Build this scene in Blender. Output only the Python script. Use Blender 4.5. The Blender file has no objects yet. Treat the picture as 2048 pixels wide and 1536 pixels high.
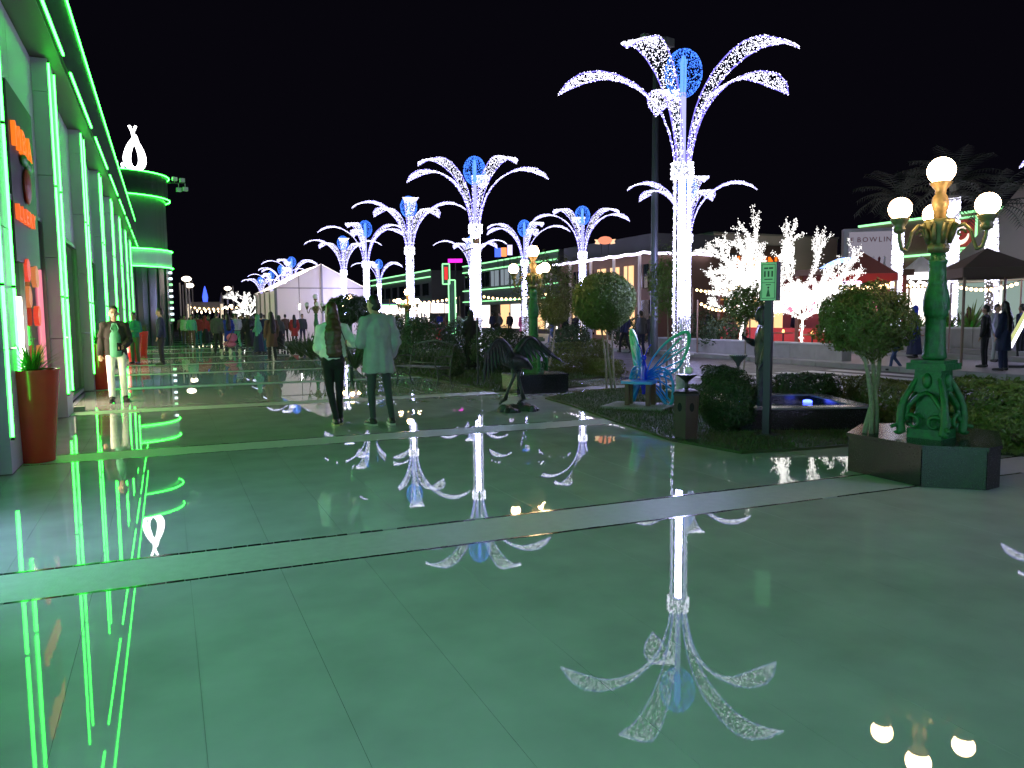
import bpy, bmesh, math, random
from mathutils import Vector, Matrix, Euler, noise as mnoise
random.seed(7)
R = math.radians
scn = bpy.context.scene
COL = scn.collection
# ------------------------------------------------------------------ camera
CAM_H, FPX, YAW, PITCH, ROLL = 1.55, 1540.0, R(24.1), R(-5.12), R(0.55)
cd = bpy.data.cameras.new('camera'); cam = bpy.data.objects.new('camera', cd); COL.objects.link(cam)
cd.sensor_width = 36.0; cd.lens = FPX / 2048 * 36.0; cd.clip_end = 900; cd.clip_start = 0.05
_f = Vector((math.sin(YAW)*math.cos(PITCH), math.cos(YAW)*math.cos(PITCH), math.sin(PITCH)))
_r0 = Vector((math.cos(YAW), -math.sin(YAW), 0)); _u0 = _r0.cross(_f)
_r = _r0*math.cos(ROLL) - _u0*math.sin(ROLL); _u = _u0*math.cos(ROLL) + _r0*math.sin(ROLL)
M = Matrix((( _r.x, _u.x, -_f.x, 0), (_r.y, _u.y, -_f.y, 0), (_r.z, _u.z, -_f.z, CAM_H), (0, 0, 0, 1)))
cam.matrix_world = M
scn.camera = cam
# ------------------------------------------------------------------ night sky, exposure, sampling
w = bpy.data.worlds.new('World'); scn.world = w; w.use_nodes = True
wn = w.node_tree.nodes; bgn = wn['Background']
bgn.inputs['Color'].default_value = (0.36, 0.30, 0.62, 1); bgn.inputs['Strength'].default_value = 0.006
scn.view_settings.view_transform = 'Standard'; scn.view_settings.look = 'None'
scn.view_settings.exposure = 0.0; scn.view_settings.gamma = 1.0; scn.view_settings.use_curve_mapping = False
scn.render.engine = 'CYCLES'
cy = scn.cycles
cy.use_denoising = True; cy.use_light_tree = True; cy.caustics_reflective = False; cy.caustics_refractive = False
cy.sample_clamp_indirect = 3.0; cy.sample_clamp_direct = 0.0; cy.blur_glossy = 0.0
cy.max_bounces = 6; cy.diffuse_bounces = 3; cy.glossy_bounces = 3; cy.transmission_bounces = 4

def ray(px, py): return _f*FPX + _r*(px-1024) + _u*(768-py)
def gp(px, py, z=0.0):                      # spot on the ground (height z) seen at a place of the photograph
    d = ray(px, py); t = (z-CAM_H)/d.z; return (d.x*t, d.y*t)
def dp(px, D):                              # spot at a column and a distance
    d = ray(px, 632); t = D/d.dot(_f); return (d.x*t, d.y*t)
def hz(py, D, px=1024):                     # height seen at a row, at a distance
    d = ray(px, py); t = D/d.dot(_f); return CAM_H + d.z*t
# ------------------------------------------------------------------ materials
MATS = {}
def mat(name, col, rough=0.6, metal=0.0, emit=None, es=0.0, var=0.0, vscale=8.0, bump=0.0, bscale=40.0, spec=0.5, sample=True, obj_var=0.0, transl=0.0, coat=0.0):
    if name in MATS: return MATS[name]
    m = bpy.data.materials.new(name); m.use_nodes = True; MATS[name] = m
    nt = m.node_tree; b = nt.nodes['Principled BSDF']
    b.inputs['Base Color'].default_value = (*col, 1); b.inputs['Roughness'].default_value = rough
    b.inputs['Metallic'].default_value = metal; b.inputs['Specular IOR Level'].default_value = spec
    if coat: b.inputs['Coat Weight'].default_value = coat; b.inputs['Coat Roughness'].default_value = 0.08
    tc = nt.nodes.new('ShaderNodeTexCoord')
    if var or obj_var:
        hs = nt.nodes.new('ShaderNodeHueSaturation'); hs.inputs['Color'].default_value = (*col, 1)
        base = None
        if var:
            nz = nt.nodes.new('ShaderNodeTexNoise'); nz.inputs['Scale'].default_value = vscale; nz.inputs['Detail'].default_value = 6
            nt.links.new(tc.outputs['Object'], nz.inputs['Vector'])
            mr = nt.nodes.new('ShaderNodeMapRange'); mr.inputs['From Min'].default_value = 0.25; mr.inputs['From Max'].default_value = 0.75
            mr.inputs['To Min'].default_value = 1-var; mr.inputs['To Max'].default_value = 1+var
            nt.links.new(nz.outputs['Fac'], mr.inputs['Value']); base = mr.outputs['Result']
            mr2 = nt.nodes.new('ShaderNodeMapRange'); mr2.inputs['From Min'].default_value = 0.3; mr2.inputs['From Max'].default_value = 0.7
            mr2.inputs['To Min'].default_value = max(0.02, rough*(1-var*0.7)); mr2.inputs['To Max'].default_value = min(1, rough*(1+var*0.7))
            nt.links.new(nz.outputs['Fac'], mr2.inputs['Value']); nt.links.new(mr2.outputs['Result'], b.inputs['Roughness'])
        if obj_var:
            oi = nt.nodes.new('ShaderNodeObjectInfo'); m3 = nt.nodes.new('ShaderNodeMapRange')
            m3.inputs['To Min'].default_value = 1-obj_var; m3.inputs['To Max'].default_value = 1+obj_var
            nt.links.new(oi.outputs['Random'], m3.inputs['Value'])
            if base:
                mu = nt.nodes.new('ShaderNodeMath'); mu.operation = 'MULTIPLY'
                nt.links.new(base, mu.inputs[0]); nt.links.new(m3.outputs['Result'], mu.inputs[1]); base = mu.outputs[0]
            else: base = m3.outputs['Result']
        nt.links.new(base, hs.inputs['Value']); nt.links.new(hs.outputs['Color'], b.inputs['Base Color'])
    if bump:
        n2 = nt.nodes.new('ShaderNodeTexNoise'); n2.inputs['Scale'].default_value = bscale; n2.inputs['Detail'].default_value = 4
        nt.links.new(tc.outputs['Object'], n2.inputs['Vector'])
        bp = nt.nodes.new('ShaderNodeBump'); bp.inputs['Strength'].default_value = bump; bp.inputs['Distance'].default_value = 0.02
        nt.links.new(n2.outputs['Fac'], bp.inputs['Height']); nt.links.new(bp.outputs['Normal'], b.inputs['Normal'])
    if emit:
        b.inputs['Emission Color'].default_value = (*emit, 1); b.inputs['Emission Strength'].default_value = es
        if not sample: m.cycles.emission_sampling = 'NONE'
    if transl:
        tb = nt.nodes.new('ShaderNodeBsdfTranslucent'); tb.inputs['Color'].default_value = (*col, 1)
        mx = nt.nodes.new('ShaderNodeMixShader'); mx.inputs['Fac'].default_value = transl
        out = nt.nodes['Material Output']
        nt.links.new(b.outputs[0], mx.inputs[1]); nt.links.new(tb.outputs[0], mx.inputs[2]); nt.links.new(mx.outputs[0], out.inputs['Surface'])
    return m
def lightmat(name, col, es, sample=True): return mat(name, (0.02, 0.02, 0.02), 0.5, emit=col, es=es, sample=sample)

GREEN_NEON = lightmat('green_neon', (0.028, 1.0, 0.044), 24)
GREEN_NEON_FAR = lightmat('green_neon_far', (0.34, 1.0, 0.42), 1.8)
LED_WHITE = lightmat('led_white', (0.80, 0.79, 1.0), 4.8, sample=False)
LED_CORE = lightmat('led_core', (0.50, 0.49, 1.0), 118)
LED_BLUE = lightmat('led_blue', (0.05, 0.20, 1.0), 2.6, sample=False)
LED_VIOLET = lightmat('led_violet', (0.22, 0.18, 1.0), 1.7, sample=False)
STEM_GLOW = lightmat('stem_glow', (0.45, 0.46, 1.0), 1.35)
GLOBE_CORE = lightmat('globe_core', (0.10, 0.25, 1.0), 2.2)
WARM_GLOBE = lightmat('warm_globe', (1.0, 0.66, 0.34), 46)
WARM_BULB = lightmat('warm_bulb', (1.0, 0.72, 0.38), 10, sample=False)
TREE_LED = lightmat('tree_led', (1.0, 0.97, 0.93), 2.4, sample=False)
TREE_CORE = lightmat('tree_core', (1.0, 0.95, 0.92), 4)
STRING_WHITE = lightmat('string_white', (0.85, 0.78, 1.0), 5)
FLOOR = mat('polished_floor', (0.43, 0.44, 0.43), 0.034, var=0.14, vscale=2.3, obj_var=0.02, bump=0.004, bscale=1.2, spec=0.5)
for _n in FLOOR.node_tree.nodes:
    if _n.type == 'MAP_RANGE' and _n.inputs['To Max'].default_value < 0.2: _n.inputs['To Min'].default_value = 0.004; _n.inputs['To Max'].default_value = 0.024
FLOOR_BAND = mat('honed_band', (0.40, 0.41, 0.39), 0.5, var=0.12, vscale=14, bump=0.12, bscale=60)
CHIP = mat('mosaic_chip', (0.012, 0.013, 0.015), 0.12, obj_var=0.3)
GROUT = mat('grout', (0.2, 0.2, 0.195), 0.9)
GRANITE = mat('black_granite', (0.014, 0.014, 0.016), 0.22, var=0.5, vscale=120, spec=0.55)
PANEL = mat('grey_panel', (0.52, 0.50, 0.60), 0.42, metal=0.1, obj_var=0.05, var=0.05, vscale=2)
SOFFIT = mat('soffit', (0.14, 0.135, 0.125), 0.6, var=0.1, vscale=2)
FASCIA = mat('fascia_stone', (0.022, 0.024, 0.028), 0.55, var=0.6, vscale=60, bump=0.3, bscale=70, spec=0.2)
DARK = mat('dark_paint', (0.012, 0.012, 0.013), 0.45)
IRON = mat('cast_iron', (0.05, 0.058, 0.054), 0.42, metal=0.3, bump=0.2, bscale=60)
BRONZE = mat('bronze', (0.045, 0.046, 0.050), 0.42, metal=0.6, var=0.4, vscale=14, bump=0.5, bscale=30)
GLASS_DARK = mat('dark_glass', (0.010, 0.018, 0.016), 0.06, spec=0.7)
LEAF = mat('leaf_green', (0.10, 0.16, 0.030), 0.55, obj_var=0.12, var=0.45, vscale=22, transl=0.25)
LEAF_DARK = mat('leaf_dark', (0.030, 0.062, 0.018), 0.55, obj_var=0.15, var=0.45, vscale=20, transl=0.2)
LEAF_OLIVE = mat('leaf_olive', (0.11, 0.13, 0.028), 0.55, obj_var=0.12, var=0.45, vscale=22, transl=0.25)
BARK = mat('pale_bark', (0.26, 0.22, 0.16), 0.85, var=0.3, vscale=25, bump=0.4, bscale=60)
SOIL = mat('soil', (0.035, 0.026, 0.018), 0.95, var=0.4, vscale=30, bump=0.6, bscale=50)
LAWN = mat('lawn_soil', (0.035, 0.048, 0.014), 0.95, var=0.5, vscale=5, bump=0.6, bscale=80)
GRASS = mat('grass_blade', (0.045, 0.085, 0.018), 0.6, var=0.5, vscale=3, transl=0.2)
ASPHALT = mat('asphalt', (0.055, 0.054, 0.058), 0.55, var=0.25, vscale=3, bump=0.25, bscale=150)
PAINT = mat('road_paint', (0.62, 0.62, 0.62), 0.55, var=0.25, vscale=6)
CONCRETE = mat('concrete', (0.26, 0.25, 0.24), 0.75, var=0.18, vscale=3, bump=0.2, bscale=40)
LAMPGREEN = mat('lamp_green_paint', (0.010, 0.115, 0.028), 0.45, var=0.5, vscale=16, bump=0.35, bscale=45)
LAMPGOLD = mat('lamp_gold_paint', (0.26, 0.17, 0.07), 0.5, metal=0.2, var=0.5, vscale=14)
# ------------------------------------------------------------------ mesh helpers
class MB:
    def __init__(s): s.v = []; s.f = []; s.fm = []; s.m = 0; s.smooth = False; s.fs = []
    def add(s, vs, fs):
        o = len(s.v); s.v += [tuple(p) for p in vs]
        for f in fs: s.f.append([i+o for i in f]); s.fm.append(s.m); s.fs.append(s.smooth)
    def box(s, c, d, rz=0.0, taper=1.0):
        x, y, z = d[0]/2, d[1]/2, d[2]/2; ca, sa = math.cos(rz), math.sin(rz); vs = []
        for dz in (-z, z):
            k = taper if dz > 0 else 1.0
            for dx, dy in ((-x, -y), (x, -y), (x, y), (-x, y)):
                dx, dy = dx*k, dy*k
                vs.append((c[0]+dx*ca-dy*sa, c[1]+dx*sa+dy*ca, c[2]+dz))
        s.add(vs, [(3, 2, 1, 0), (4, 5, 6, 7), (0, 1, 5, 4), (1, 2, 6, 5), (2, 3, 7, 6), (3, 0, 4, 7)])
        return s
    def lathe(s, prof, seg=16, c=(0, 0, 0), flute=0.0, nfl=0):
        vs = []; fs = []; n = len(prof)
        for (r, z) in prof:
            for k in range(seg):
                a = 2*math.pi*k/seg; rr = r*(1+flute*math.cos(nfl*a)) if nfl else r
                vs.append((c[0]+rr*math.cos(a), c[1]+rr*math.sin(a), c[2]+z))
        for i in range(n-1):
            for k in range(seg):
                k2 = (k+1) % seg; fs.append((i*seg+k, i*seg+k2, (i+1)*seg+k2, (i+1)*seg+k))
        fs.append(tuple(range(seg-1, -1, -1))); fs.append(tuple((n-1)*seg+k for k in range(seg)))
        s.add(vs, fs); return s
    def tube(s, pts, rad, seg=8, flat=None, cap=True):
        pts = [Vector(p) for p in pts]; n = len(pts); rs = rad if isinstance(rad, (list, tuple)) else [rad]*n
        vs = []; fs = []; up = Vector((0, 0, 1)); pn = None
        for i, p in enumerate(pts):
            t = (pts[min(i+1, n-1)]-pts[max(i-1, 0)])
            if t.length < 1e-9: t = Vector((0, 0, 1))
            t.normalize()
            if pn is None:
                a = up if abs(t.z) < 0.9 else Vector((1, 0, 0)); nx = t.cross(a).normalized()
            else:
                nx = (pn - t*pn.dot(t)); nx = nx.normalized() if nx.length > 1e-6 else t.orthogonal().normalized()
            pn = nx; ny = t.cross(nx)
            for k in range(seg):
                a = 2*math.pi*k/seg
                vs.append(p + nx*math.cos(a)*rs[i] + ny*math.sin(a)*rs[i]*(flat or 1.0))
        for i in range(n-1):
            for k in range(seg):
                k2 = (k+1) % seg; fs.append((i*seg+k, i*seg+k2, (i+1)*seg+k2, (i+1)*seg+k))
        if cap: fs.append(tuple(range(seg-1, -1, -1))); fs.append(tuple((n-1)*seg+k for k in range(seg)))
        s.add(vs, fs); return s
    def ball(s, c, r, seg=12, ring=8):
        rx, ry, rz = r if isinstance(r, (list, tuple)) else (r, r, r); vs = [(c[0], c[1], c[2]-rz)]; fs = []
        for i in range(1, ring):
            a = -math.pi/2 + math.pi*i/ring
            for k in range(seg):
                b = 2*math.pi*k/seg; vs.append((c[0]+rx*math.cos(a)*math.cos(b), c[1]+ry*math.cos(a)*math.sin(b), c[2]+rz*math.sin(a)))
        vs.append((c[0], c[1], c[2]+rz)); top = len(vs)-1
        for k in range(seg):
            k2 = (k+1) % seg; fs.append((0, 1+k2, 1+k)); fs.append((top, top-seg+k, top-seg+k2))
            for i in range(ring-2): fs.append((1+i*seg+k, 1+i*seg+k2, 1+(i+1)*seg+k2, 1+(i+1)*seg+k))
        s.add(vs, fs); return s
    def octa(s, c, r):
        x, y, z = c
        s.add([(x+r, y, z), (x-r, y, z), (x, y+r, z), (x, y-r, z), (x, y, z+r), (x, y, z-r)],
              [(0, 2, 4), (2, 1, 4), (1, 3, 4), (3, 0, 4), (2, 0, 5), (1, 2, 5), (3, 1, 5), (0, 3, 5)]); return s
    def prism(s, poly, z0, z1):
        n = len(poly); s.add([(p[0], p[1], z0) for p in poly]+[(p[0], p[1], z1) for p in poly],
            [tuple(range(n-1, -1, -1)), tuple(range(n, 2*n))]+[(i, (i+1) % n, n+(i+1) % n, n+i) for i in range(n)]); return s
    def plate(s, poly, thick, fr):              # flat outline poly (u,v) extruded along frame fr=(origin,U,V,N)
        o, U, V, N = fr; n = len(poly); a = [o+U*p[0]+V*p[1]+N*(thick/2) for p in poly]; b = [o+U*p[0]+V*p[1]-N*(thick/2) for p in poly]
        s.add(a+b, [tuple(range(n)), tuple(range(2*n-1, n-1, -1))]+[(i, n+i, n+(i+1) % n, (i+1) % n) for i in range(n)]); return s
    def mesh(s, name, mats, smooth=None):
        me = bpy.data.meshes.new(name); me.from_pydata([tuple(v) for v in s.v], [], s.f)
        for m in (mats if isinstance(mats, (list, tuple)) else [mats]): me.materials.append(m)
        me.polygons.foreach_set('material_index', s.fm)
        me.polygons.foreach_set('use_smooth', s.fs if smooth is None else [smooth]*len(s.f)); me.update()
        return me
    def build(s, name, mats, parent=None, smooth=None, kind=None):
        o = bpy.data.objects.new(name, s.mesh(name, mats, smooth)); COL.objects.link(o); o.parent = parent
        if kind: o['kind'] = kind
        return o
def tag(o, label, cat, group=None):
    o['label'] = label; o['category'] = cat
    if group: o['group'] = group
    return o
def thing(name, label, cat, loc=(0, 0, 0), rz=0.0, group=None):
    o = bpy.data.objects.new(name, None); COL.objects.link(o); o.location = loc if len(loc) == 3 else (*loc, 0); o.rotation_euler = (0, 0, rz)
    o.empty_display_size = 0.2
    return tag(o, label, cat, group)
def structure(o): o['kind'] = 'structure'; return o
def inst(name, me, parent, loc=(0, 0, 0), rot=(0, 0, 0), sc=(1, 1, 1)):
    o = bpy.data.objects.new(name, me); COL.objects.link(o); o.parent = parent; o.location = loc; o.rotation_euler = rot; o.scale = sc; return o
def copy_tree(o, parent=None):
    c = o.copy(); COL.objects.link(c); c.parent = parent
    for ch in list(o.children): copy_tree(ch, c)
    return c
def letters(txt, size, depth, material, parent, origin, U, V, name='letter', spacing=0.72, widths=None):
    """each character a mesh of its own, standing on the plane origin + U,V"""
    N = U.cross(V).normalized(); x = 0.0
    for ch in txt:
        if ch != ' ':
            cu = bpy.data.curves.new('txt', 'FONT'); cu.body = ch; cu.size = size; cu.extrude = depth/2; cu.resolution_u = 2
            to = bpy.data.objects.new('txt', cu); me = bpy.data.meshes.new_from_object(to)
            bpy.data.objects.remove(to); bpy.data.curves.remove(cu); me.materials.clear(); me.materials.append(material)
            wd = max(v.co.x for v in me.vertices)
            for v in me.vertices:
                q = origin + U*(v.co.x+x) + V*v.co.y + N*v.co.z; v.co = q
            me.name = name
            o = bpy.data.objects.new(name, me); COL.objects.link(o); o.parent = parent
            x += wd + size*0.17
        else: x += size*0.4
def ax(px, py, X):
    d = ray(px, py); t = X/d.x; return Vector((X, d.y*t, CAM_H+d.z*t))
# ================================================================== THE GROUND
structure(MB().add([(-400, -400, -0.16), (400, -400, -0.16), (400, 400, -0.16), (-400, 400, -0.16)], [(0, 1, 2, 3)]) or MB()) if False else None
g = MB(); g.add([(-400, -400, -0.16), (400, -400, -0.16), (400, 400, -0.16), (-400, 400, -0.16)], [(0, 1, 2, 3)])
structure(g.build('ground', mat('far_ground', (0.06, 0.06, 0.06), 0.8, var=0.2, vscale=0.3)))
PX0, PX1 = -1.98, 10.35
SK = -0.03
def sk(x, y): return (x, y+SK*x)
pave = MB(); pave.prism([(PX0, -14), (PX1, -14), (PX1, 95), (PX0, 95)], -0.15, -0.014)
pave = structure(pave.build('pavement', GROUT))
BANDS = [5.15+4.62*k for k in range(-4, 19)]
rs = random.Random(3)
for bi, yb in enumerate(BANDS):
    # the honed crossing band between two lines of dark mosaic
    b = MB(); b.prism([sk(PX0, yb-0.27), sk(PX1, yb-0.27), sk(PX1, yb+0.27), sk(PX0, yb+0.27)], -0.013, -0.0008)
    b.build('paving_band', FLOOR_BAND, pave)
    for s_ in (-1, 1):
        c = MB(); x = PX0
        step = 0.085 if yb < 20 else 0.4
        while x < PX1-0.1:
            l = step*rs.uniform(0.6, 1.35); wdt = 0.026
            if rs.random() > 0.07:
                y0 = yb + s_*0.291 + rs.uniform(-0.003, 0.003); dz = rs.uniform(-0.0012, 0.0012)
                p = [sk(x, y0-wdt/2), sk(x+l-0.006, y0-wdt/2+rs.uniform(-.003, .003)), sk(x+l-0.006, y0+wdt/2+rs.uniform(-.003, .003)), sk(x, y0+wdt/2)]
                c.prism(p, -0.013, 0.0006+dz)
            x += l
        c.build('mosaic_line', CHIP, pave, kind='stuff')
    y0, y1 = yb+0.306, yb+4.62-0.306
    if -6 < yb < 24:
        n = 24; x = 0.065-4*0.515
        while x < PX1-0.02:
            x1 = min(x+0.515, PX1); s = MB(); dz = rs.uniform(-0.0004, 0.0004)
            s.prism([sk(x+0.0008, y0), sk(x1-0.0008, y0), sk(x1-0.0008, y1), sk(x+0.0008, y1)], -0.013, dz)
            s.build('paving_slab', FLOOR, pave); x = x1
    else:
        s = MB(); s.prism([sk(PX0, y0), sk(PX1, y0), sk(PX1, y1), sk(PX0, y1)], -0.013, 0.0); s.build('paving_slab', FLOOR, pave)
# road beyond the gardens, its kerbs and the crossing
rd = MB(); rd.add([(10.55, -60, -0.125), (18.4, -60, -0.125), (18.4, 160, -0.125), (10.55, 160, -0.125)], [(0, 1, 2, 3)])
road = structure(rd.build('road', ASPHALT))
for X in (10.36, 18.42):
    y = -10.0
    while y < 60:
        k = MB(); k.box((X+0.08, y+0.49, -0.06), (0.17, 0.975, 0.155 if X > 12 else 0.13)); k.build('kerb_stone', CONCRETE, road); y += 1.0
for i in range(6):
    x0 = 12.6+i*0.95
    s = MB(); s.add([(x0, 10.0, -0.121), (x0+0.48, 10.0, -0.121), (x0+0.48, 16.6, -0.121), (x0, 16.6, -0.121)], [(0, 1, 2, 3)]); s.build('crossing_stripe', PAINT, road)
tz = MB(); tz.prism([(18.6, -40), (90, -40), (90, 160), (18.6, 160)], -0.15, 0.015)
structure(tz.build('far_pavement', mat('far_paving', (0.30, 0.29, 0.28), 0.5, var=0.12, vscale=1.5)))
# lawns
def lawn(poly, name='lawn'):
    m = MB(); m.prism(poly, -0.01, 0.028); return structure(m.build(name, LAWN))
L1 = [(5.72, 6.62), gp(1340, 882), gp(1230, 845), gp(1150, 815), gp(1090, 798), (7.4, 13.2), (8.7, 13.5), (10.3, 13.5), (10.3, 4.2), (8.9, 4.2), (8.15, 5.3), (7.15, 6.43), (6.3, 6.5)]
L2 = [(6.0, 14.3), (5.9, 17.5), (5.8, 22), (5.8, 31), (10.3, 31), (10.3, 16.4), (8.4, 15.8), (8.2, 14.4), (7.0, 14.1)]
L3 = [(5.8, 33), (5.8, 60), (10.3, 60), (10.3, 33)]
L4 = [(8.6, -2), (8.6, 3.3), (10.3, 3.3), (10.3, -2)]
for Lp in (L1, L2, L3, L4): lawn(Lp)
def inside(p, poly):
    c = False; n = len(poly)
    for i in range(n):
        a, b = poly[i], poly[i-1]
        if (a[1] > p[1]) != (b[1] > p[1]) and p[0] < (b[0]-a[0])*(p[1]-a[1])/(b[1]-a[1])+a[0]: c = not c
    return c
gr = MB(); rg = random.Random(11)
for Lp, dens in ((L1, 900), (L2, 260), (L3, 40)):
    xs = [p[0] for p in Lp]; ys = [p[1] for p in Lp]; area = (max(xs)-min(xs))*(max(ys)-min(ys))
    for _ in range(int(area*dens)):
        p = (rg.uniform(min(xs), max(xs)), rg.uniform(min(ys), max(ys)))
        if not inside(p, Lp): continue
        a = rg.uniform(0, 6.3); h = rg.uniform(0.02, 0.05)*(1.0 if dens > 300 else 1.6); wd = 0.006*(1 if dens > 300 else 2.2); l = rg.uniform(-.02, .02)
        dx, dy = math.cos(a)*wd, math.sin(a)*wd
        gr.add([(p[0]-dx, p[1]-dy, 0.026), (p[0]+dx, p[1]+dy, 0.026), (p[0]+l, p[1]-l, 0.026+h)], [(0, 1, 2)])
go = gr.build('grass', GRASS, kind='stuff'); go['label'] = 'short mown grass covering the garden beds'; go['category'] = 'grass'
# ================================================================== MALL ALONG THE WALKWAY
FX, WX, PITCHF, FIN0, FINW = -1.47, -1.74, 4.9, 9.0, 0.75
mall = thing('mall_building', 'long grey mall front with green neon tubes on its fins and eaves', 'building', (WX, 10, 0))
def mp(mb, name, m, parent=mall, **k):
    o = mb.build(name, m, parent, **k)
    if parent is mall: o.matrix_parent_inverse = Matrix.Translation((-WX, -10, 0))
    return o
Y0m, Y1m = -30.5, 46.0
mp(MB().box(((WX-9.0)/1-0.0, (Y0m+Y1m)/2, 3.3), (17.9, Y1m-Y0m, 6.6)), 'wall', mat('mall_wall', (0.20, 0.20, 0.22), 0.6, var=0.1, vscale=1))
mp(MB().box((-1.60, (Y0m+Y1m)/2, 5.56), (0.60, Y1m-Y0m, 0.10)), 'soffit', SOFFIT)
mp(MB().box((-1.305, (Y0m+Y1m)/2, 6.13), (0.09, Y1m-Y0m, 1.20)), 'fascia', FASCIA)
mp(MB().box((-1.60, (Y0m+Y1m)/2, 6.76), (0.75, Y1m-Y0m, 0.06)), 'coping', DARK)
mp(MB().box((-1.235, (Y0m+Y1m)/2, 6.72), (0.026, Y1m-Y0m, 0.028)), 'neon_tube', GREEN_NEON)
pan_s = MB(); PH = 1.25
pan_me = MB().box((0, 0, 0), (FX-WX-0.004, FINW, PH-0.012)).mesh('panel', PANEL)
pan_top = MB().box((0, 0, 0), (FX-WX-0.004, FINW, 5.505-4*PH-0.012)).mesh('panel', PANEL)
tube_me = MB().box((0, 0, 0), (0.024, 0.024, 5.1)).mesh('neon_tube', GREEN_NEON)
seg_me = MB().box((0, 0, 0), (0.028, PITCHF-0.95, 0.028)).mesh('neon_tube', GREEN_NEON)
clip_me = MB().box((0, 0, 0), (0.05, 0.05, 0.03)).mesh('tube_clip', DARK)
foot_me = MB().box((0, 0, 0), (0.50, FINW+0.02, 0.10)).mesh('plinth', mat('stone_plinth', (0.2, 0.2, 0.2), 0.5))
INV = Matrix.Translation((-WX, -10, 0))
def mi(name, me, loc):
    o = inst(name, me, mall, loc); o.matrix_parent_inverse = INV; return o
fins = [FIN0+PITCHF*k for k in range(-8, 8)]
for fy in fins:
    for i in range(4): mi('panel', pan_me, ((FX+WX)/2, fy+FINW/2, PH*(i+0.5)+0.003))
    mi('panel', pan_top, ((FX+WX)/2, fy+FINW/2, (4*PH+5.505)/2))
    for e in (0, 1):
        yy = fy+0.06 if e == 0 else fy+FINW-0.06
        mi('neon_tube', tube_me, (FX+0.014, yy, 0.36+2.55))
        for zc in (0.36, 1.9, 3.6, 5.46): mi('tube_clip', clip_me, (FX+0.004, yy, zc))
    mi('neon_tube', seg_me, (-1.235, fy+FINW+(PITCHF-FINW)/2, 5.545))
# shop fronts between the fins
SHOPG = GLASS_DARK
FRAMEM = mat('shop_frame', (0.30, 0.30, 0.32), 0.35, metal=0.6)
warm_in = lightmat('shop_light_warm', (1.0, 0.80, 0.58), 9.0)
cool_in = lightmat('shop_light_cool', (0.44, 0.70, 1.0), 5.0)
pink_in = lightmat('shop_light_pink', (1.0, 0.25, 0.35), 1.0)
white_in = lightmat('shop_light_white', (1.0, 0.84, 0.72), 8.0)
red_reflection = lightmat('reflection_red', (1.0, 0.07, 0.035), 0.8); orange_reflection = lightmat('reflection_orange', (1.0, 0.30, 0.10), 0.6)
for i, fy in enumerate(fins[:-1]):
    a, b = fy+FINW, fy+PITCHF; mid = (a+b)/2; k = i-8
    mp(MB().box((WX+0.02, mid, 1.55), (0.03, b-a-0.1, 2.9)), 'window', SHOPG)
    fr = MB()
    for yy in (a+0.03, mid, b-0.03): fr.box((WX+0.05, yy, 1.55), (0.07, 0.05, 3.0))
    for zz in (0.06, 3.05): fr.box((WX+0.05, mid, zz), (0.065, b-a, 0.07))
    mp(fr, 'window_frame', FRAMEM)
    nseg = 2
    for j in range(nseg):
        yy0 = a+(b-a)*j/nseg; mp(MB().box((WX+0.03, yy0+(b-a)/nseg/2, 4.3), (0.05, (b-a)/nseg-0.012, 2.36)), 'panel', PANEL)
    # lit interiors seen through the panes
    lm = {0: pink_in, 1: warm_in, 2: cool_in, 3: warm_in, 4: warm_in}.get(k % 5)
    if k < 0: lm = cool_in
    if k != 0: mp(MB().box((WX+0.045, a+(b-a)*0.27, 1.35), (0.012, (b-a)*(0.40 if k > 0 else 0.46), 2.3)), 'lit_display', lm)
    if k == 0:
        mp(MB().box((WX+0.045, b-0.45, 1.35), (0.012, 0.5, 1.9)), 'lit_display', pink_in)
        mp(MB().box((WX+0.10, a+1.15, 1.35), (0.10, 0.34, 0.95)), 'light_panel', white_in)
        for (yy, zz, rr, mm) in ((12.0, 2.2, .15, red_reflection), (12.7, 2.15, .15, orange_reflection), (12.7, 1.6, .14, red_reflection), (12.0, 1.85, .14, orange_reflection), (12.7, 1.05, .14, orange_reflection)):
            d = MB(); d.tube([(WX+0.06, yy, zz), (WX+0.12, yy, zz)], rr, seg=20); mp(d, 'reflection_disc', mm)  # glowing discs stand in for round reflections in the dark window
for yy in (14.72, 19.6): mp(MB().box((FX+0.06, yy+0.08, 0.04), (0.20, 0.16, 0.08)), 'door_stop_block', CONCRETE)
ORANGE = lightmat('orange_letter', (1.0, 0.19, 0.015), 1.1); ORANGE2 = lightmat('red_orange_letter', (1.0, 0.15, 0.03), 0.95)
sg = thing('shop_sign', 'stacked orange lit shop letters with a green and red fruit emblem beside a fin', 'sign', (-1.86, 11.2, 2.9))
SINV = Matrix.Translation((1.86, -11.2, -2.9))
SGX = -1.62
y0_, y1_ = ax(25, 265, SGX).y, ax(61, 300, SGX).y
letters('MBA', 0.44, 0.05, ORANGE, sg, Vector((SGX, y0_, ax(30, 292, SGX).z)), Vector((0, (y1_-y0_)/1.05, 0)), Vector((0, 0, 1)))
y2_, y3_ = ax(35, 430, SGX).y, ax(68, 430, SGX).y
letters('LLERY', 0.28, 0.05, ORANGE2, sg, Vector((SGX, y2_, ax(50, 447, SGX).z)), Vector((0, (y3_-y2_)/0.95, 0)), Vector((0, 0, 1)))
EY, EZ = (y0_+y1_)/2+0.2, ax(45, 350, SGX).z
em = MB(); em.ball((SGX, EY, EZ-0.1), (0.05, 0.20, 0.24)); em.build('fruit_emblem', mat('emblem_red', (0.45, 0.08, 0.04), 0.4), sg)
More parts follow.
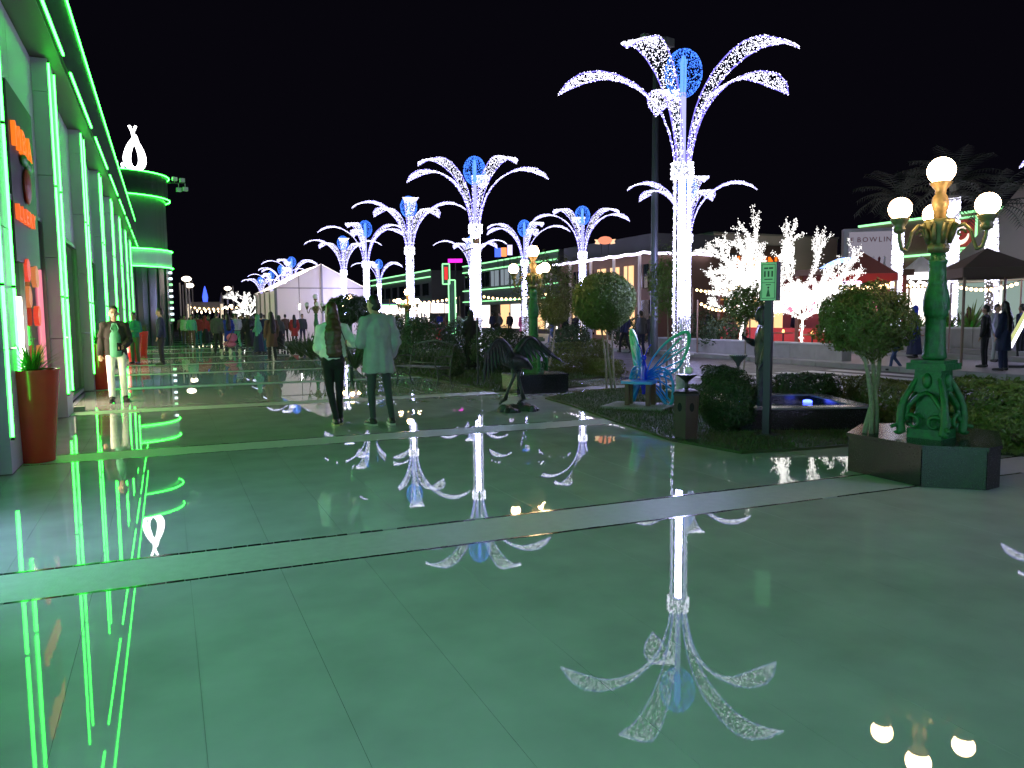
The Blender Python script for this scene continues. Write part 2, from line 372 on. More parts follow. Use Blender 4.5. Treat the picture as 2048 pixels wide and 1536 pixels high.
em = MB(); em.ball((SGX, EY+0.25, EZ+0.2), (0.04, 0.24, 0.09)); em.ball((SGX, EY-0.15, EZ+0.22), (0.04, 0.18, 0.08)); em.build('leaf_emblem', mat('emblem_green', (0.05, 0.35, 0.08), 0.4), sg)
em = MB(); em.box((-1.665, EY, EZ-0.05), (0.03, 2.0, 2.2)); em.build('backing_board', mat('sign_board', (0.05, 0.04, 0.05), 0.5), sg)
for ch in sg.children: ch.matrix_parent_inverse = SINV
# small number plate on the first fin
mp(MB().box((FX+0.006, 9.25, 0.62), (0.012, 0.12, 0.09)), 'socket_plate', mat('plate_grey', (0.45, 0.45, 0.5), 0.4))
# ------------------------------------------------------------------ round corner tower
TX, TY, TR = -2.35, 50.5, 2.85
tw = thing('corner_tower', 'round dark glass tower ringed with green neon at the end of the mall', 'building', (TX, TY, 0)); tw.scale = (1, 1, 0.905)
tw_s = 40
MB().lathe([(TR-0.1, 0), (TR-0.1, 4.9)], tw_s).build('glass_drum', mat('tower_glass', (0.03, 0.06, 0.05), 0.12, spec=0.7), tw)
MB().lathe([(TR, 4.9), (TR, 6.05)], tw_s).build('grey_band', PANEL, tw)
MB().lathe([(TR-0.2, 6.05), (TR-0.2, 9.3)], tw_s).build('glass_drum', mat('tower_glass_up', (0.07, 0.10, 0.08), 0.3), tw)
MB().lathe([(TR-0.05, 9.3), (TR-0.05, 10.75)], tw_s).build('parapet', FASCIA, tw)
for z, r in ((4.95, TR+0.05), (6.02, TR+0.05), (9.28, TR+0.05), (10.72, TR+0.05)):
    m = MB(); m.tube([(r*math.cos(a), r*math.sin(a), z) for a in [2*math.pi*i/60 for i in range(61)]], 0.035, seg=6, cap=False); m.build('neon_ring', GREEN_NEON, tw)
for i in range(10):
    a = -math.pi/2-0.9+i*0.25; m = MB(); m.box(((TR-0.06)*math.cos(a), (TR-0.06)*math.sin(a), 2.45), (0.06, 0.06, 4.9), a); m.build('mullion', DARK, tw)
for i, a in enumerate((-1.75, -1.5, -1.35)):
    m = MB(); m.ball(((TR-0.17)*math.cos(a), (TR-0.17)*math.sin(a), 8.8-0.25*i), 0.13); m.build('spot_lamp', lightmat('tower_spot', (0.9, 1, 0.9), 6), tw)
for i in range(9):
    a = -0.30; m = MB(); m.box(((TR)*math.cos(a), (TR)*math.sin(a), 1.6+i*0.38), (0.16, 0.10, 0.14), a); m.build('lit_box', lightmat('tower_edge_led', (0.75, 0.9, 1.0), 3) if i % 3 else GREEN_NEON_FAR, tw)
m = MB(); m.box((0.35, -TR+0.08, 3.2), (1.0, 0.05, 2.6)); m.build('lit_poster', lightmat('tower_poster', (0.35, 0.55, 0.5), 0.35), tw)
# flower-shaped white sign standing on the tower roof
fl = thing('roof_sign', 'white glowing pear shaped flower outline sign standing on the round tower', 'sign', (TX+1.15, TY-1.9, 9.74)); fl.scale = (0.85, 1, 0.95)
W3 = lightmat('roof_sign_white', (1.0, 0.98, 1.0), 8)
for k, (cx, wd, ht, tilt) in enumerate(((-0.12, 0.42, 1.55, 0.15), (0.20, 0.45, 1.6, -0.1), (0.04, 0.66, 1.75, 0.0), (0.05, 0.36, 2.0, 0.05))):
    pts = []
    for i in range(25):
        a = 2*math.pi*i/24; y = (1-math.cos(a))/2; x = wd*math.sin(a)*(1.25-0.75*y)
        pts.append((cx+x+tilt*y, 0.05*k-0.1, 0.08+y*ht))
    m = MB(); m.tube(pts, 0.085, seg=6, cap=False); m.build('neon_loop', W3, fl)
for s_ in (-1, 1):
    m = MB(); m.tube([(0.02, 0, 1.9), (0.05*s_, 0, 2.3), (0.2*s_, 0, 2.6), (0.1*s_, 0, 2.5)], 0.08, seg=6); m.build('neon_stem', W3, fl)
m = MB(); m.box((0, 0, 0.03), (1.4, 0.4, 0.06)); m.build('base_frame', DARK, fl)
crown = thing('roof_ornament', 'low white lit crown ornament beside the pear shaped roof sign', 'ornament', (TX-0.35, TY-2.1, 9.74))
for i in range(6):
    m = MB(); x = -0.8+i*0.34; h = (0.35, 0.6, 1.05, 0.6, 0.42, 0.3)[i]; m.tube([(x, 0, 0), (x+0.03, 0, h)], [0.11, 0.05], seg=6); m.ball((x+0.03, 0, h), 0.11, 8, 6); m.build('crown_point', STRING_WHITE, crown)
fx = thing('rooftop_floodlights', 'unlit floodlight cluster on a bracket at the tower roof edge', 'floodlight', (TX+TR, TY-0.6, 9.3))
m = MB(); m.tube([(-0.2, 0, 0.1), (0.9, 0, 0.15)], 0.04); m.build('bracket', DARK, fx)
for (x, z) in ((0.35, 0.35), (0.75, 0.3), (0.55, -0.25), (0.9, -0.2)):
    m = MB(); m.box((x, 0, z), (0.26, 0.2, 0.22), 0.3); m.tube([(x, 0, z), (x, 0, 0.12)], 0.02, 6); m.build('lamp_head', mat('flood_grey', (0.5, 0.5, 0.5), 0.4), fx)
# ------------------------------------------------------------------ red planters with spiky plants
def blade_plant(name, parent, n, ln, wd, spread, material, z0=0.0, rnd=None, seg=4, droop=0.5):
    rnd = rnd or random; m = MB()
    for _ in range(n):
        a = rnd.uniform(0, 2*math.pi); el = rnd.uniform(0.15, 1.0)*spread; L = ln*rnd.uniform(0.6, 1.15); wv = wd*rnd.uniform(0.7, 1.2)
        d = Vector((math.cos(a), math.sin(a), 0)); sd = Vector((-d.y, d.x, 0)); pts = []; p = Vector((0, 0, z0))+d*rnd.uniform(0, 0.05); ang = el
        for i in range(seg+1):
            t = i/seg; ww = wv*(1-t)**0.7*(0.6+0.8*min(1, t*3)); pts.append((p-sd*ww, p+sd*ww)); p = p + (d*math.sin(ang)+Vector((0, 0, 1))*math.cos(ang))*(L/seg); ang += droop/seg*rnd.uniform(0.6, 1.4)
        vs = [q for pr in pts for q in pr]; m.add(vs, [(2*i, 2*i+1, 2*i+3, 2*i+2) for i in range(seg)])
    return m.build(name, material, parent)
RED = mat('red_gloss', (0.62, 0.026, 0.024), 0.22, coat=0.4, var=0.08, vscale=6)
def planter(loc, label, s=1.0):
    t = thing('planter', label, 'planter', loc, 0, 'tall red planters along the mall')
    pr = [(0.165, 0.0), (0.172, 0.012), (0.262, 0.985), (0.268, 1.0), (0.266, 1.012), (0.240, 1.012), (0.236, 0.95)]
    m = MB(); m.lathe([(a*s, b*s) for a, b in pr], 48); m.build('pot', RED, t, smooth=True)
    MB().lathe([(0.232*s, 0.93*s), (0.232*s, 0.955*s)], 24).build('soil', SOIL, t)
    p = thing('potted_plant', 'spiky green plant growing in the '+label.split(' ', 1)[1], 'plant', (loc[0], loc[1], 0.955*s), 0, 'spiky plants in the red planters')
    blade_plant('leaves', p, 150, 0.42*s, 0.008*s, 1.1, LEAF, 0, random.Random(int(loc[1]*10)))
    MB().tube([(0, 0, -0.02), (0, 0, 0.1*s)], 0.03*s).build('stem', BARK, p)
planter(gp(76, 922), 'tall red planter standing beside the first neon fin')
planter(gp(204, 778), 'tall red planter behind the man in white trousers')
planter((-0.95, 36.0), 'tall red planter beside the round corner tower')
planter((-1.05, 29.9), 'tall red planter behind the man in the green sweater')
# ================================================================== LIGHT FLOWERS (tall LED columns with five petals and a blue globe)
def interp(tab, t):
    n = len(tab)-1; x = min(max(t, 0), 1)*n; i = min(int(x), n-1); f = x-i
    a, b = tab[i], tab[i+1]
    if isinstance(a, tuple): return tuple(p+(q-p)*f for p, q in zip(a, b))
    return a+(b-a)*f
PATH = [(0.13, 4.28), (0.17, 4.62), (0.25, 4.98), (0.38, 5.32), (0.58, 5.63), (0.86, 5.90), (1.20, 6.10), (1.56, 6.20), (1.92, 6.17), (2.22, 6.05), (2.42, 5.90)]
WID = [0.10, 0.13, 0.17, 0.22, 0.29, 0.37, 0.45, 0.53, 0.60, 0.40, 0.0]
def make_light_flower():
    rnd = random.Random(21)
    t = thing('light_flower', 'x', 'light column')
    m = MB(); m.lathe([(0.30, 0), (0.30, 0.06), (0.12, 0.08), (0.085, 0.14), (0.085, 0.60), (0.03, 0.61), (0.03, 4.3)], 12); m.build('pole', mat('pole_white', (0.55, 0.55, 0.6), 0.4), t)
    col = MB().lathe([(0.02, 0.0), (0.065, 0.01), (0.065, 2.7), (0.02, 2.71)], 10); o = col.build('light_core', LED_CORE, t); o.location.z = 1.5
    m = MB(); bul = MB()
    for k in range(10):
        a = 2*math.pi*k/10+0.2; m.tube([(0.155*math.cos(a), 0.155*math.sin(a), 0.35), (0.155*math.cos(a), 0.155*math.sin(a), 4.3)], 0.010, 5)
        z = 0.4
        while z < 4.25:
            rr = 0.155+rnd.uniform(-0.012, 0.018); aa = a+rnd.uniform(-0.05, 0.05)
            bul.octa((rr*math.cos(aa), rr*math.sin(aa), z), rnd.uniform(0.008, 0.014)); z += rnd.uniform(0.022, 0.045)
    tr = m.build('string_frame', mat('wire_grey', (0.35, 0.35, 0.4), 0.5), t)
    bul.build('bulbs', LED_WHITE, tr, kind='stuff')
    cl = MB(); cl.lathe([(0.15, 4.14), (0.18, 4.2), (0.19, 4.36), (0.17, 4.40)], 14); cl = cl.build('collar', mat('wire_grey', (0.35, 0.35, 0.4), 0.5), t)
    bul = MB()
    for _ in range(420):
        a = rnd.uniform(0, 6.283); bul.octa((0.20*math.cos(a)+rnd.uniform(-.02, .02), 0.20*math.sin(a)+rnd.uniform(-.02, .02), rnd.uniform(4.13, 4.42)), rnd.uniform(0.011, 0.018))
    bul.build('bulbs', LED_WHITE, cl, kind='stuff')
    fr = MB(); bl = MB(); net = MB()
    N = 26; L = []; Rr = []
    for i in range(N+1):
        tt = i/N; r, z = interp(PATH, tt); wv = interp(WID, tt)/2; L.append((r, -wv, z)); Rr.append((r, wv, z))
    fr.tube(L, 0.012, 5); fr.tube(Rr, 0.012, 5)
    for i in range(2, N, 2): net.tube([L[i], Rr[i]], 0.004, 3)
    net.tube([((a[0]), 0, a[2]) for a in L], 0.006, 3)
    cum = [interp(WID, i/60) for i in range(61)]; tot = sum(cum)
    for _ in range(900):
        x = rnd.uniform(0, tot); i = 0
        while x > cum[i]: x -= cum[i]; i += 1
        tt = (i+rnd.random())/60; r, z = interp(PATH, tt); wv = interp(WID, tt)/2
        bl.octa((r+rnd.uniform(-.015, .015), rnd.uniform(-wv, wv)+rnd.uniform(-.012, .012), z+rnd.uniform(-.02, .02)), rnd.uniform(0.0068, 0.0108))
    for S in (L, Rr):
        for i in range(N):
            for j in range(3):
                f = (j+rnd.random())/5; p = Vector(S[i]).lerp(Vector(S[i+1]), f); bl.octa((p.x+rnd.uniform(-.01, .01), p.y+rnd.uniform(-.012, .012), p.z+rnd.uniform(-.015, .015)), rnd.uniform(0.009, 0.014))
    frm, blm, ntm = fr.mesh('petal', LED_VIOLET), bl.mesh('bulbs', LED_WHITE), net.mesh('net', mat('wire_grey', (0.35, 0.35, 0.4), 0.5))
    for k in range(5):
        p = inst('petal', frm, t, rot=(0, 0, 2*math.pi*k/5)); b = inst('bulbs', blm, p); b['kind'] = 'stuff'; inst('net', ntm, p)
    MB().lathe([(0.055, 4.4), (0.055, 5.72)], 10).build('stem', STEM_GLOW, t)
    gl = MB(); gb = MB(); GC, GX, GZ = 6.08, 0.345, 0.44
    for k in range(9):
        a = math.pi*k/9
        pts = [(GX*math.cos(q)*math.cos(a), GX*math.cos(q)*math.sin(a), GC+GZ*math.sin(q)) for q in [2*math.pi*i/28 for i in range(29)]]
        gl.tube(pts, 0.004, 3, cap=False)
    for _ in range(1000):
        a = (rnd.randrange(18)+rnd.gauss(0, .28))*math.pi/9; q = math.asin(rnd.uniform(-1, 1))
        gb.octa((GX*math.cos(q)*math.cos(a), GX*math.cos(q)*math.sin(a), GC+GZ*math.sin(q)), rnd.uniform(0.009, 0.015))
    go_ = gl.build('globe_frame', mat('wire_blue', (0.03, 0.06, 0.3), 0.5), t); gb.build('bulbs', LED_BLUE, go_, kind='stuff')
    MB().lathe([(0.05, 5.72), (0.06, 5.8), (0.06, 6.3), (0.03, 6.4)], 10).build('globe_core', GLOBE_CORE, t)
    return t
LF = [  # place, turn (deg), label
    (gp(1362, 800) if False else dp(1362, 15.0), -4.5, 'white lit flower column with blue globe behind the butterfly bench and dark bin'),
    (dp(953, 24.6), 62, 'white lit flower column with blue globe behind a thin dark post with a small box'),
    (dp(822, 32.5), 40, 'white lit flower column rising behind a globe lamp and the man in the cardigan'),
    (dp(735, 40.5), 20, 'white lit flower column directly behind the head of the man in the cardigan'),
    (dp(690, 48.0), 44, 'white lit flower column standing at the right end of the white tent'),
    (dp(587, 64.0), 20, 'white lit flower column whose blue globe shows above the left slope of the tent'),
    (dp(566, 74.0), 60, 'white lit flower column in the far cluster behind the left slope of the tent'),
    (dp(545, 84.0), 33, 'white lit flower column in the far cluster behind the left slope of the tent'),
    (dp(524, 95.0), 10, 'white lit flower column in the far cluster behind the left slope of the tent'),
    (dp(1372, 28.5), 30, 'white lit flower column across the road, half hidden by the tallest one'),
    (dp(1165, 36.0), 66, 'white lit flower column rising behind the large round clipped tree across the road'),
    (dp(1050, 41.0), 50, 'white lit flower column across the road beside the five globe street lamp'),
    (dp(945, 49.0), 25, 'white lit flower column across the road hidden by the one with the dark post'),
    (dp(760, 68.0), 15, 'small distant white lit flower column across the road beyond the tent'),
    ((8.9, 0.6), 20, 'added unseen flower column lighting the walkway before the near lamp plinth'),  # added out of view to brighten the foreground paving
    ((8.9, -10.5), 50, 'added unseen flower column lighting the walkway, second before the near lamp plinth'),  # second column added out of view for more foreground light
    (dp(2205, 22.0), 24, 'white lit flower column across the crossing, only a petal tip in view'),
]
proto = make_light_flower()
for i, (p, a, lab) in enumerate(LF):
    o = proto if i == 0 else copy_tree(proto)
    o.location = (p[0], p[1], 0.0 if p[0] < 10.4 else 0.015); o.rotation_euler.z = R(a); tag(o, lab, 'light column', 'white lit flower columns')
# ================================================================== GLOBE STREET LAMPS
def make_lamp():
    t = thing('street_lamp', 'x', 'street lamp')
    # square pedestal with scroll feet
    b = MB(); b.box((0, 0, 0.05), (0.36, 0.36, 0.10)); b.box((0, 0, 0.30), (0.26, 0.26, 0.42), taper=0.86); b.box((0, 0, 0.62), (0.30, 0.30, 0.24), taper=0.9); b.box((0, 0, 0.775), (0.40, 0.40, 0.07)); b.box((0, 0, 0.825), (0.34, 0.34, 0.035))
    b.smooth = False; b.build('pedestal', LAMPGREEN, t)
    for k in range(4):
        a = math.pi/2*k+math.pi/4; m = MB(); d = Vector((math.cos(a), math.sin(a), 0)); pts = []; rad = []
        for i in range(26):      # big S scroll leg
            q = i/25; pts.append(d*(0.15+0.10*math.sin(q*math.pi)+0.16*(1-q)**1.5)+Vector((0, 0, 0.05+q*0.62))); rad.append(0.05-0.022*q)
        m.tube(pts, rad, 8); pts = []
        for i in range(22):
            q = i/21*5.2; rr = 0.085*(1-q/7.0); pts.append(d*(0.37+rr*math.cos(q+0.6)-0.02)+Vector((0, 0, 0.075+rr*math.sin(q+0.6)*0.75)))
        m.tube(pts, 0.022, 6); m.build('scroll_foot', LAMPGREEN, t, smooth=True)
        a2 = math.pi/2*k; m = MB(); fd = Vector((math.cos(a2), math.sin(a2), 0)); sd = Vector((-fd.y, fd.x, 0))
        for s_ in (-1, 1):
            pts = []
            for i in range(24):
                q = i/23*6.0; rr = 0.105*(1-q/7.5); pts.append(fd*0.20+sd*s_*(0.115+rr*math.cos(q)*1.0)+Vector((0, 0, 0.165+rr*math.sin(q))))
            m.tube(pts, [0.026-0.010*i/23 for i in range(24)], 7)
            m.tube([fd*0.17+sd*s_*0.21+Vector((0, 0, 0.19)), fd*0.185+sd*s_*0.17+Vector((0, 0, 0.34)), fd*0.16+sd*s_*0.07+Vector((0, 0, 0.46)), fd*0.15+Vector((0, 0, 0.50))], [0.024, 0.03, 0.026, 0.02], 7)
        m.ball(tuple(fd*0.145+Vector((0, 0, 0.62))), (0.05, 0.05, 0.085), 10, 8)
        m.build('scroll_panel', LAMPGREEN, t, smooth=True)
    c = MB(); prof = [(0.10, 0.84), (0.125, 0.87), (0.115, 0.91), (0.105, 1.0), (0.100, 1.25), (0.100, 1.30), (0.118, 1.31), (0.118, 1.34), (0.128, 1.38), (0.132, 1.46), (0.118, 1.55), (0.100, 1.62), (0.092, 1.66), (0.098, 1.68), (0.086, 1.70), (0.083, 1.86), (0.094, 1.88), (0.094, 1.90), (0.074, 1.92), (0.072, 1.98)]
    c.lathe(prof, 24); c.build('column', LAMPGREEN, t, smooth=True)
    c = MB(); c.lathe([(0.075, 1.98), (0.105, 2.0), (0.110, 2.05), (0.096, 2.07), (0.10, 2.10), (0.125, 2.22), (0.150, 2.30), (0.145, 2.33), (0.10, 2.34)], 32, flute=0.06, nfl=8); cap = c.build('capital', mat('lamp_bronze_green', (0.13, 0.12, 0.05), 0.4, metal=0.3, var=0.3, vscale=14), t, smooth=True)
    for k in range(8):
        a = 2*math.pi*k/8; d = Vector((math.cos(a), math.sin(a), 0)); m = MB(); m.tube([d*0.105+Vector((0, 0, 2.08)), d*0.13+Vector((0, 0, 2.18)), d*0.165+Vector((0, 0, 2.29)), d*0.19+Vector((0, 0, 2.27))], [0.022, 0.034, 0.026, 0.008], 6); m.build('acanthus_leaf', MATS['lamp_bronze_green'], cap, smooth=True)
    c = MB(); c.lathe([(0.06, 2.34), (0.062, 2.42), (0.075, 2.44), (0.085, 2.50), (0.075, 2.56), (0.052, 2.60), (0.055, 2.64), (0.10, 2.70), (0.112, 2.715), (0.08, 2.73)], 24); c.build('finial_neck', LAMPGOLD, t, smooth=True)
    m = MB(); m.ball((0, 0, 2.842), 0.137, 28, 18); m.build('globe', WARM_GLOBE, t, smooth=True)
    for k in range(3):
        a = 2*math.pi*k/3; d = Vector((math.cos(a), math.sin(a), 0)); Z = Vector((0, 0, 1)); m = MB(); pts = []
        ctl = [(0.12, 2.12), (0.17, 2.24), (0.245, 2.265), (0.315, 2.19), (0.345, 2.07), (0.375, 2.00), (0.425, 2.02), (0.455, 2.12), (0.46, 2.20)]
        for i in range(33): r_, z_ = interp(ctl, i/32); pts.append(d*r_+Z*z_)
        m.tube(pts, 0.019, 8); pts = []
        for i in range(16): q = i/15*5; rr = 0.05*(1-q/6.5); pts.append(d*(0.215+rr*math.cos(q))+Z*(2.17+rr*math.sin(q)))
        m.tube(pts, 0.013, 6); arm = m.build('arm', MATS['lamp_bronze_green'], t, smooth=True)
        m = MB(); m.lathe([(0.02, 2.18), (0.055, 2.20), (0.062, 2.23), (0.05, 2.25), (0.075, 2.29), (0.092, 2.325), (0.092, 2.34), (0.05, 2.345)], 20, c=(d.x*0.46, d.y*0.46, 0)); m.build('lamp_cup', MATS['lamp_bronze_green'], arm, smooth=True)
        m = MB(); m.ball((d.x*0.46, d.y*0.46, 2.44), 0.115, 24, 16); m.build('globe', WARM_GLOBE, t, smooth=True)
    return t
PL_Z = 0.375
def plinth(P, label):
    cx, cy = sum(p[0] for p in P)/len(P), sum(p[1] for p in P)/len(P); P = [(p[0]-cx, p[1]-cy) for p in P]; n = len(P)
    t = thing('lamp_plinth', label, 'plinth', (cx, cy, 0), 0, 'black granite lamp plinths')
    for i in range(n):
        a, b = Vector((*P[i], 0)), Vector((*P[(i+1) % n], 0)); d = (b-a).normalized(); q = Vector((d.y, -d.x, 0)); mid = (a+b)/2
        m = MB(); m.box((mid.x-q.x*0.025, mid.y-q.y*0.025, (PL_Z-0.035)/2), ((b-a).length-0.010, 0.05, PL_Z-0.04), math.atan2(d.y, d.x)); m.build('granite_panel', GRANITE, t)
    m = MB(); m.prism([(x*1.02, y*1.02) for x, y in P], PL_Z-0.034, PL_Z); m.build('coping', GRANITE, t)
    m = MB(); m.prism([(x*0.93, y*0.93) for x, y in P], 0, PL_Z-0.04); m.build('core', DARK, t)
    return t
lamp = make_lamp()
c1 = gp(1862, 874, PL_Z)
LAMPS = [((c1[0], c1[1]), 24.1-100, PL_Z, 'green cast iron lamp with four lit globes on the plinth with a small clipped tree'),
         (dp(1067, 15.6), 40, PL_Z, 'green lamp with lit globes on a black plinth behind the bronze bird'),
         ((6.7, -4.2), 10, 0.0, 'added unseen globe lamp lighting the walkway before the near plinth'),  # lamp added out of view to light the foreground
         (dp(816, 29.0), 75, 0.0, 'green lamp with lit globes between the bench and a white lit column'),
         (dp(700, 36.5), 20, 0.0, 'green lamp with lit globes in front of the right half of the tent'),
         (dp(1905, 46), 15, 0.0, 'small far lamp with lit globes behind the canopies')]
for i, (p, a, z, lab) in enumerate(LAMPS[:5]):
    o = lamp if i == 0 else copy_tree(lamp); o.location = (p[0], p[1], z); o.scale = (0.86,)*3; o.rotation_euler.z = R(a); tag(o, lab, 'street lamp', 'globe street lamps')
# unlit twin in front of the tent
o = copy_tree(lamp); p = dp(632, 34); o.location = (p[0], p[1], 0); o.scale = (0.86,)*3; o.rotation_euler.z = R(30); tag(o, 'unlit dark lamp silhouetted against the bright tent wall', 'street lamp', 'globe street lamps')
OPAL = mat('opal_glass', (0.7, 0.68, 0.62), 0.2)
for ch in o.children:
    if ch.name.startswith('globe'):
        ch.data = ch.data.copy(); ch.data.materials[0] = OPAL
plinth([(6.03, 5.45), (6.02, 4.64), (6.40, 4.30), (6.62, 4.33), (7.35, 4.85), (7.3, 5.6), (6.6, 5.80)], 'black granite plinth under the lamp with a small clipped tree')
plinth([(6.2, 14.35), (6.2, 13.62), (7.3, 13.55), (7.4, 14.35), (6.8, 14.5)], 'black granite plinth under the lamp behind the bronze bird')
# ================================================================== FOLIAGE
def leaf_cloud(m, c, rad, n, size, rnd, shell=0.62, lump=0.16, flat_bottom=None, box=False):
    off = Vector((rnd.uniform(0, 50), rnd.uniform(0, 50), rnd.uniform(0, 50)))
    for _ in range(n):
        d = Vector((rnd.gauss(0, 1), rnd.gauss(0, 1), rnd.gauss(0, 1))).normalized()
        if box:
            k = max(abs(d.x), abs(d.y), abs(d.z)); d = d/k*0.92
            d = Vector((max(-0.97, min(0.97, d.x)), max(-.97, min(.97, d.y)), max(-.97, min(.97, d.z))))
        nz = 1+lump*mnoise.noise(d*2.2+off)*2+lump*0.6*mnoise.noise(d*5+off)
        r = (shell+(1-shell)*rnd.random()**0.5)*nz
        p = Vector((c[0]+d.x*rad[0]*r, c[1]+d.y*rad[1]*r, c[2]+d.z*rad[2]*r))
        if flat_bottom is not None and p.z < flat_bottom: p.z = flat_bottom+rnd.uniform(0, 0.06)
        s = size*rnd.uniform(0.6, 1.3)
        nr = (d+Vector((rnd.uniform(-1, 1), rnd.uniform(-1, 1), rnd.uniform(-0.6, 1)))*0.9).normalized(); t = nr.orthogonal().normalized(); t.rotate(Matrix.Rotation(rnd.uniform(0, 6.28), 3, nr)); b = nr.cross(t)
        m.add([p-t*s, p+b*s*0.42-nr*s*0.15, p+t*s, p-b*s*0.42-nr*s*0.15], [(0, 1, 2, 3)])
def clipped_tree(loc, label, trunks, crown_c, rad, n, leaf, material, z0=0.0, seed=1, group='clipped garden trees', lump=0.16):
    rnd = random.Random(seed); t = thing('clipped_tree', label, 'tree', (*loc, z0), 0, group)
    m = MB()
    for (x, y, bx) in trunks:
        top = Vector((crown_c[0]+bx, crown_c[1], crown_c[2]-rad[2]*0.55)); b = Vector((x, y, 0)); pts = []
        for i in range(9):
            q = i/8; pts.append(b.lerp(top, q)+Vector((0.03*math.sin(q*5+x*30), 0.03*math.cos(q*4+x*20), 0)))
        m.tube(pts, [0.026-0.010*i/8 for i in range(9)], 7)
        for _ in range(4):
            e = Vector((crown_c[0]+rnd.uniform(-.6, .6)*rad[0], crown_c[1]+rnd.uniform(-.6, .6)*rad[1], crown_c[2]+rnd.uniform(-.3, .4)*rad[2])); s_ = pts[6+_ % 3]; m.tube([s_, s_.lerp(e, .5)+Vector((0, 0, .03)), e], [0.014, 0.010, 0.005], 5)
    m.build('trunk', BARK, t, smooth=True)
    m = MB(); leaf_cloud(m, crown_c, rad, n, leaf, rnd, lump=lump); m.build('crown', material, t)
    return t
fb = gp(1748, 868, PL_Z)
clipped_tree(fb, 'small twin stemmed clipped tree growing from the near black lamp plinth', [(0, 0, -0.05), (0.05, 0.03, 0.1), (-0.02, 0.05, 0.2)], (-0.10, 0.05, 1.10), (0.44, 0.43, 0.345), 13000, 0.021, LEAF_OLIVE, PL_Z, 3)
clipped_tree(dp(1218, 15.6), 'large dense round clipped tree with thin pale stems beside the butterfly bench', [(-0.02, 0, -0.1), (0.08, 0.05, 0.05), (0.12, -0.05, 0.15)], (-0.12, 0.0, 1.78), (0.66, 0.64, 0.58), 17000, 0.034, LEAF, 0.03, 5, lump=0.05)
clipped_tree(dp(1092, 18.4), 'small round clipped tree with one crooked pale stem', [(0, 0, 0.05)], (0.24, 0.0, 1.62), (0.36, 0.36, 0.37), 5000, 0.026, LEAF_OLIVE, 0.03, 6, lump=0.06)
clipped_tree(dp(690, 23.5), 'dark dome shaped clipped tree behind the woman with long hair', [(0, 0, 0)], (0, 0, 1.72), (0.62, 0.6, 0.46), 7000, 0.04, LEAF_DARK, 0.03, 7)
clipped_tree(dp(720, 26.0), 'smaller dark clipped tree between the couple', [(0, 0, 0)], (0, 0, 1.78), (0.42, 0.42, 0.40), 4000, 0.04, LEAF_DARK, 0.03, 8)
clipped_tree(dp(1490, 19.6), 'loose leafy young tree beside the road wall', [(0, 0, 0)], (0, 0, 1.75), (0.50, 0.5, 0.45), 2600, 0.05, LEAF, 0.0, 9, lump=0.3)
clipped_tree(dp(1335, 24), 'thin leafy tree in front of the big beige building', [(0, 0, 0)], (0, 0, 2.6), (0.55, 0.5, 0.95), 2600, 0.06, LEAF, -0.12, 10, lump=0.4)
clipped_tree(dp(1098, 31), 'orange lit leafy tree behind the lamp on the plinth', [(0, 0, 0)], (0, 0, 2.5), (1.2, 1.0, 1.3), 6000, 0.06, LEAF_OLIVE, 0.0, 12, lump=0.35)
def shrub(loc, rad, n, leaf, material, label, seed, box=False, cat='shrub', name='shrub', group='garden shrubs', rz=0):
    rnd = random.Random(seed); t = thing(name, label, cat, (*loc, 0.02), rz, group); m = MB()
    leaf_cloud(m, (0, 0, rad[2]), rad, n, leaf, rnd, shell=0.7, flat_bottom=0.02, box=box, lump=0.10); m.build('foliage', material, t)
    m = MB()
    for i in range(7):
        a = rnd.uniform(0, 6.28); m.tube([(0.05*math.cos(a), 0.05*math.sin(a), 0), (rad[0]*0.5*math.cos(a), rad[1]*0.5*math.sin(a), rad[2]*1.1)], [0.012, 0.006], 5)
    m.build('stem', BARK, t)
shrub(dp(1455, 9.9), (0.37, 0.40, 0.415), 17000, 0.018, LEAF_DARK, 'rounded clipped bush beside the dark bin and the green sign post', 31)
shrub(dp(902, 19.0), (0.38, 0.42, 0.40), 5000, 0.03, LEAF_DARK, 'rounded clipped bush right of the iron bench', 32)
shrub(dp(1000, 20.5), (0.85, 0.7, 0.62), 5000, 0.045, LEAF_DARK, 'wide dark bush behind the bronze bird', 33)
shrub(dp(925, 25.0), (0.7, 0.7, 0.75), 4000, 0.05, LEAF_DARK, 'tall dark bush behind the person in a black cloak', 34)
shrub(dp(850, 21.5), (0.8, 0.7, 0.75), 4500, 0.045, LEAF_DARK, 'dark bush directly behind the iron bench', 35)
shrub(dp(1195, 22.0), (0.42, 0.42, 0.42), 3000, 0.035, LEAF_OLIVE, 'small pale ball bush at the road edge', 36)
shrub(dp(1135, 20.0), (0.5, 0.4, 0.42), 3500, 0.035, LEAF_OLIVE, 'low squared bush behind the black plinth', 37, True)
shrub(dp(760, 24.0), (0.8, 0.7, 0.85), 3500, 0.05, LEAF_DARK, 'dark bush behind the man in the cardigan', 38)
shrub(dp(805, 30.0), (0.9, 0.8, 0.8), 3000, 0.06, LEAF_DARK, 'dark bush at the foot of the third lit column', 39)
def hedge(p0, p1, wdt, h, label, n, seed, leaf=0.032, material=None):
    a, b = Vector((*p0, 0)), Vector((*p1, 0)); L = (b-a).length; ang = math.atan2(b.y-a.y, b.x-a.x); mid = (a+b)/2
    shrub((mid.x, mid.y), (L/2, wdt/2, h/2), n, leaf, material or LEAF_OLIVE, label, seed, True, 'hedge', 'hedge', 'clipped hedges beside the road', ang)
hedge((8.95, 6.95), (10.0, 9.0), 0.55, 0.56, 'low bright clipped hedge left of the near lamp base', 7000, 41)
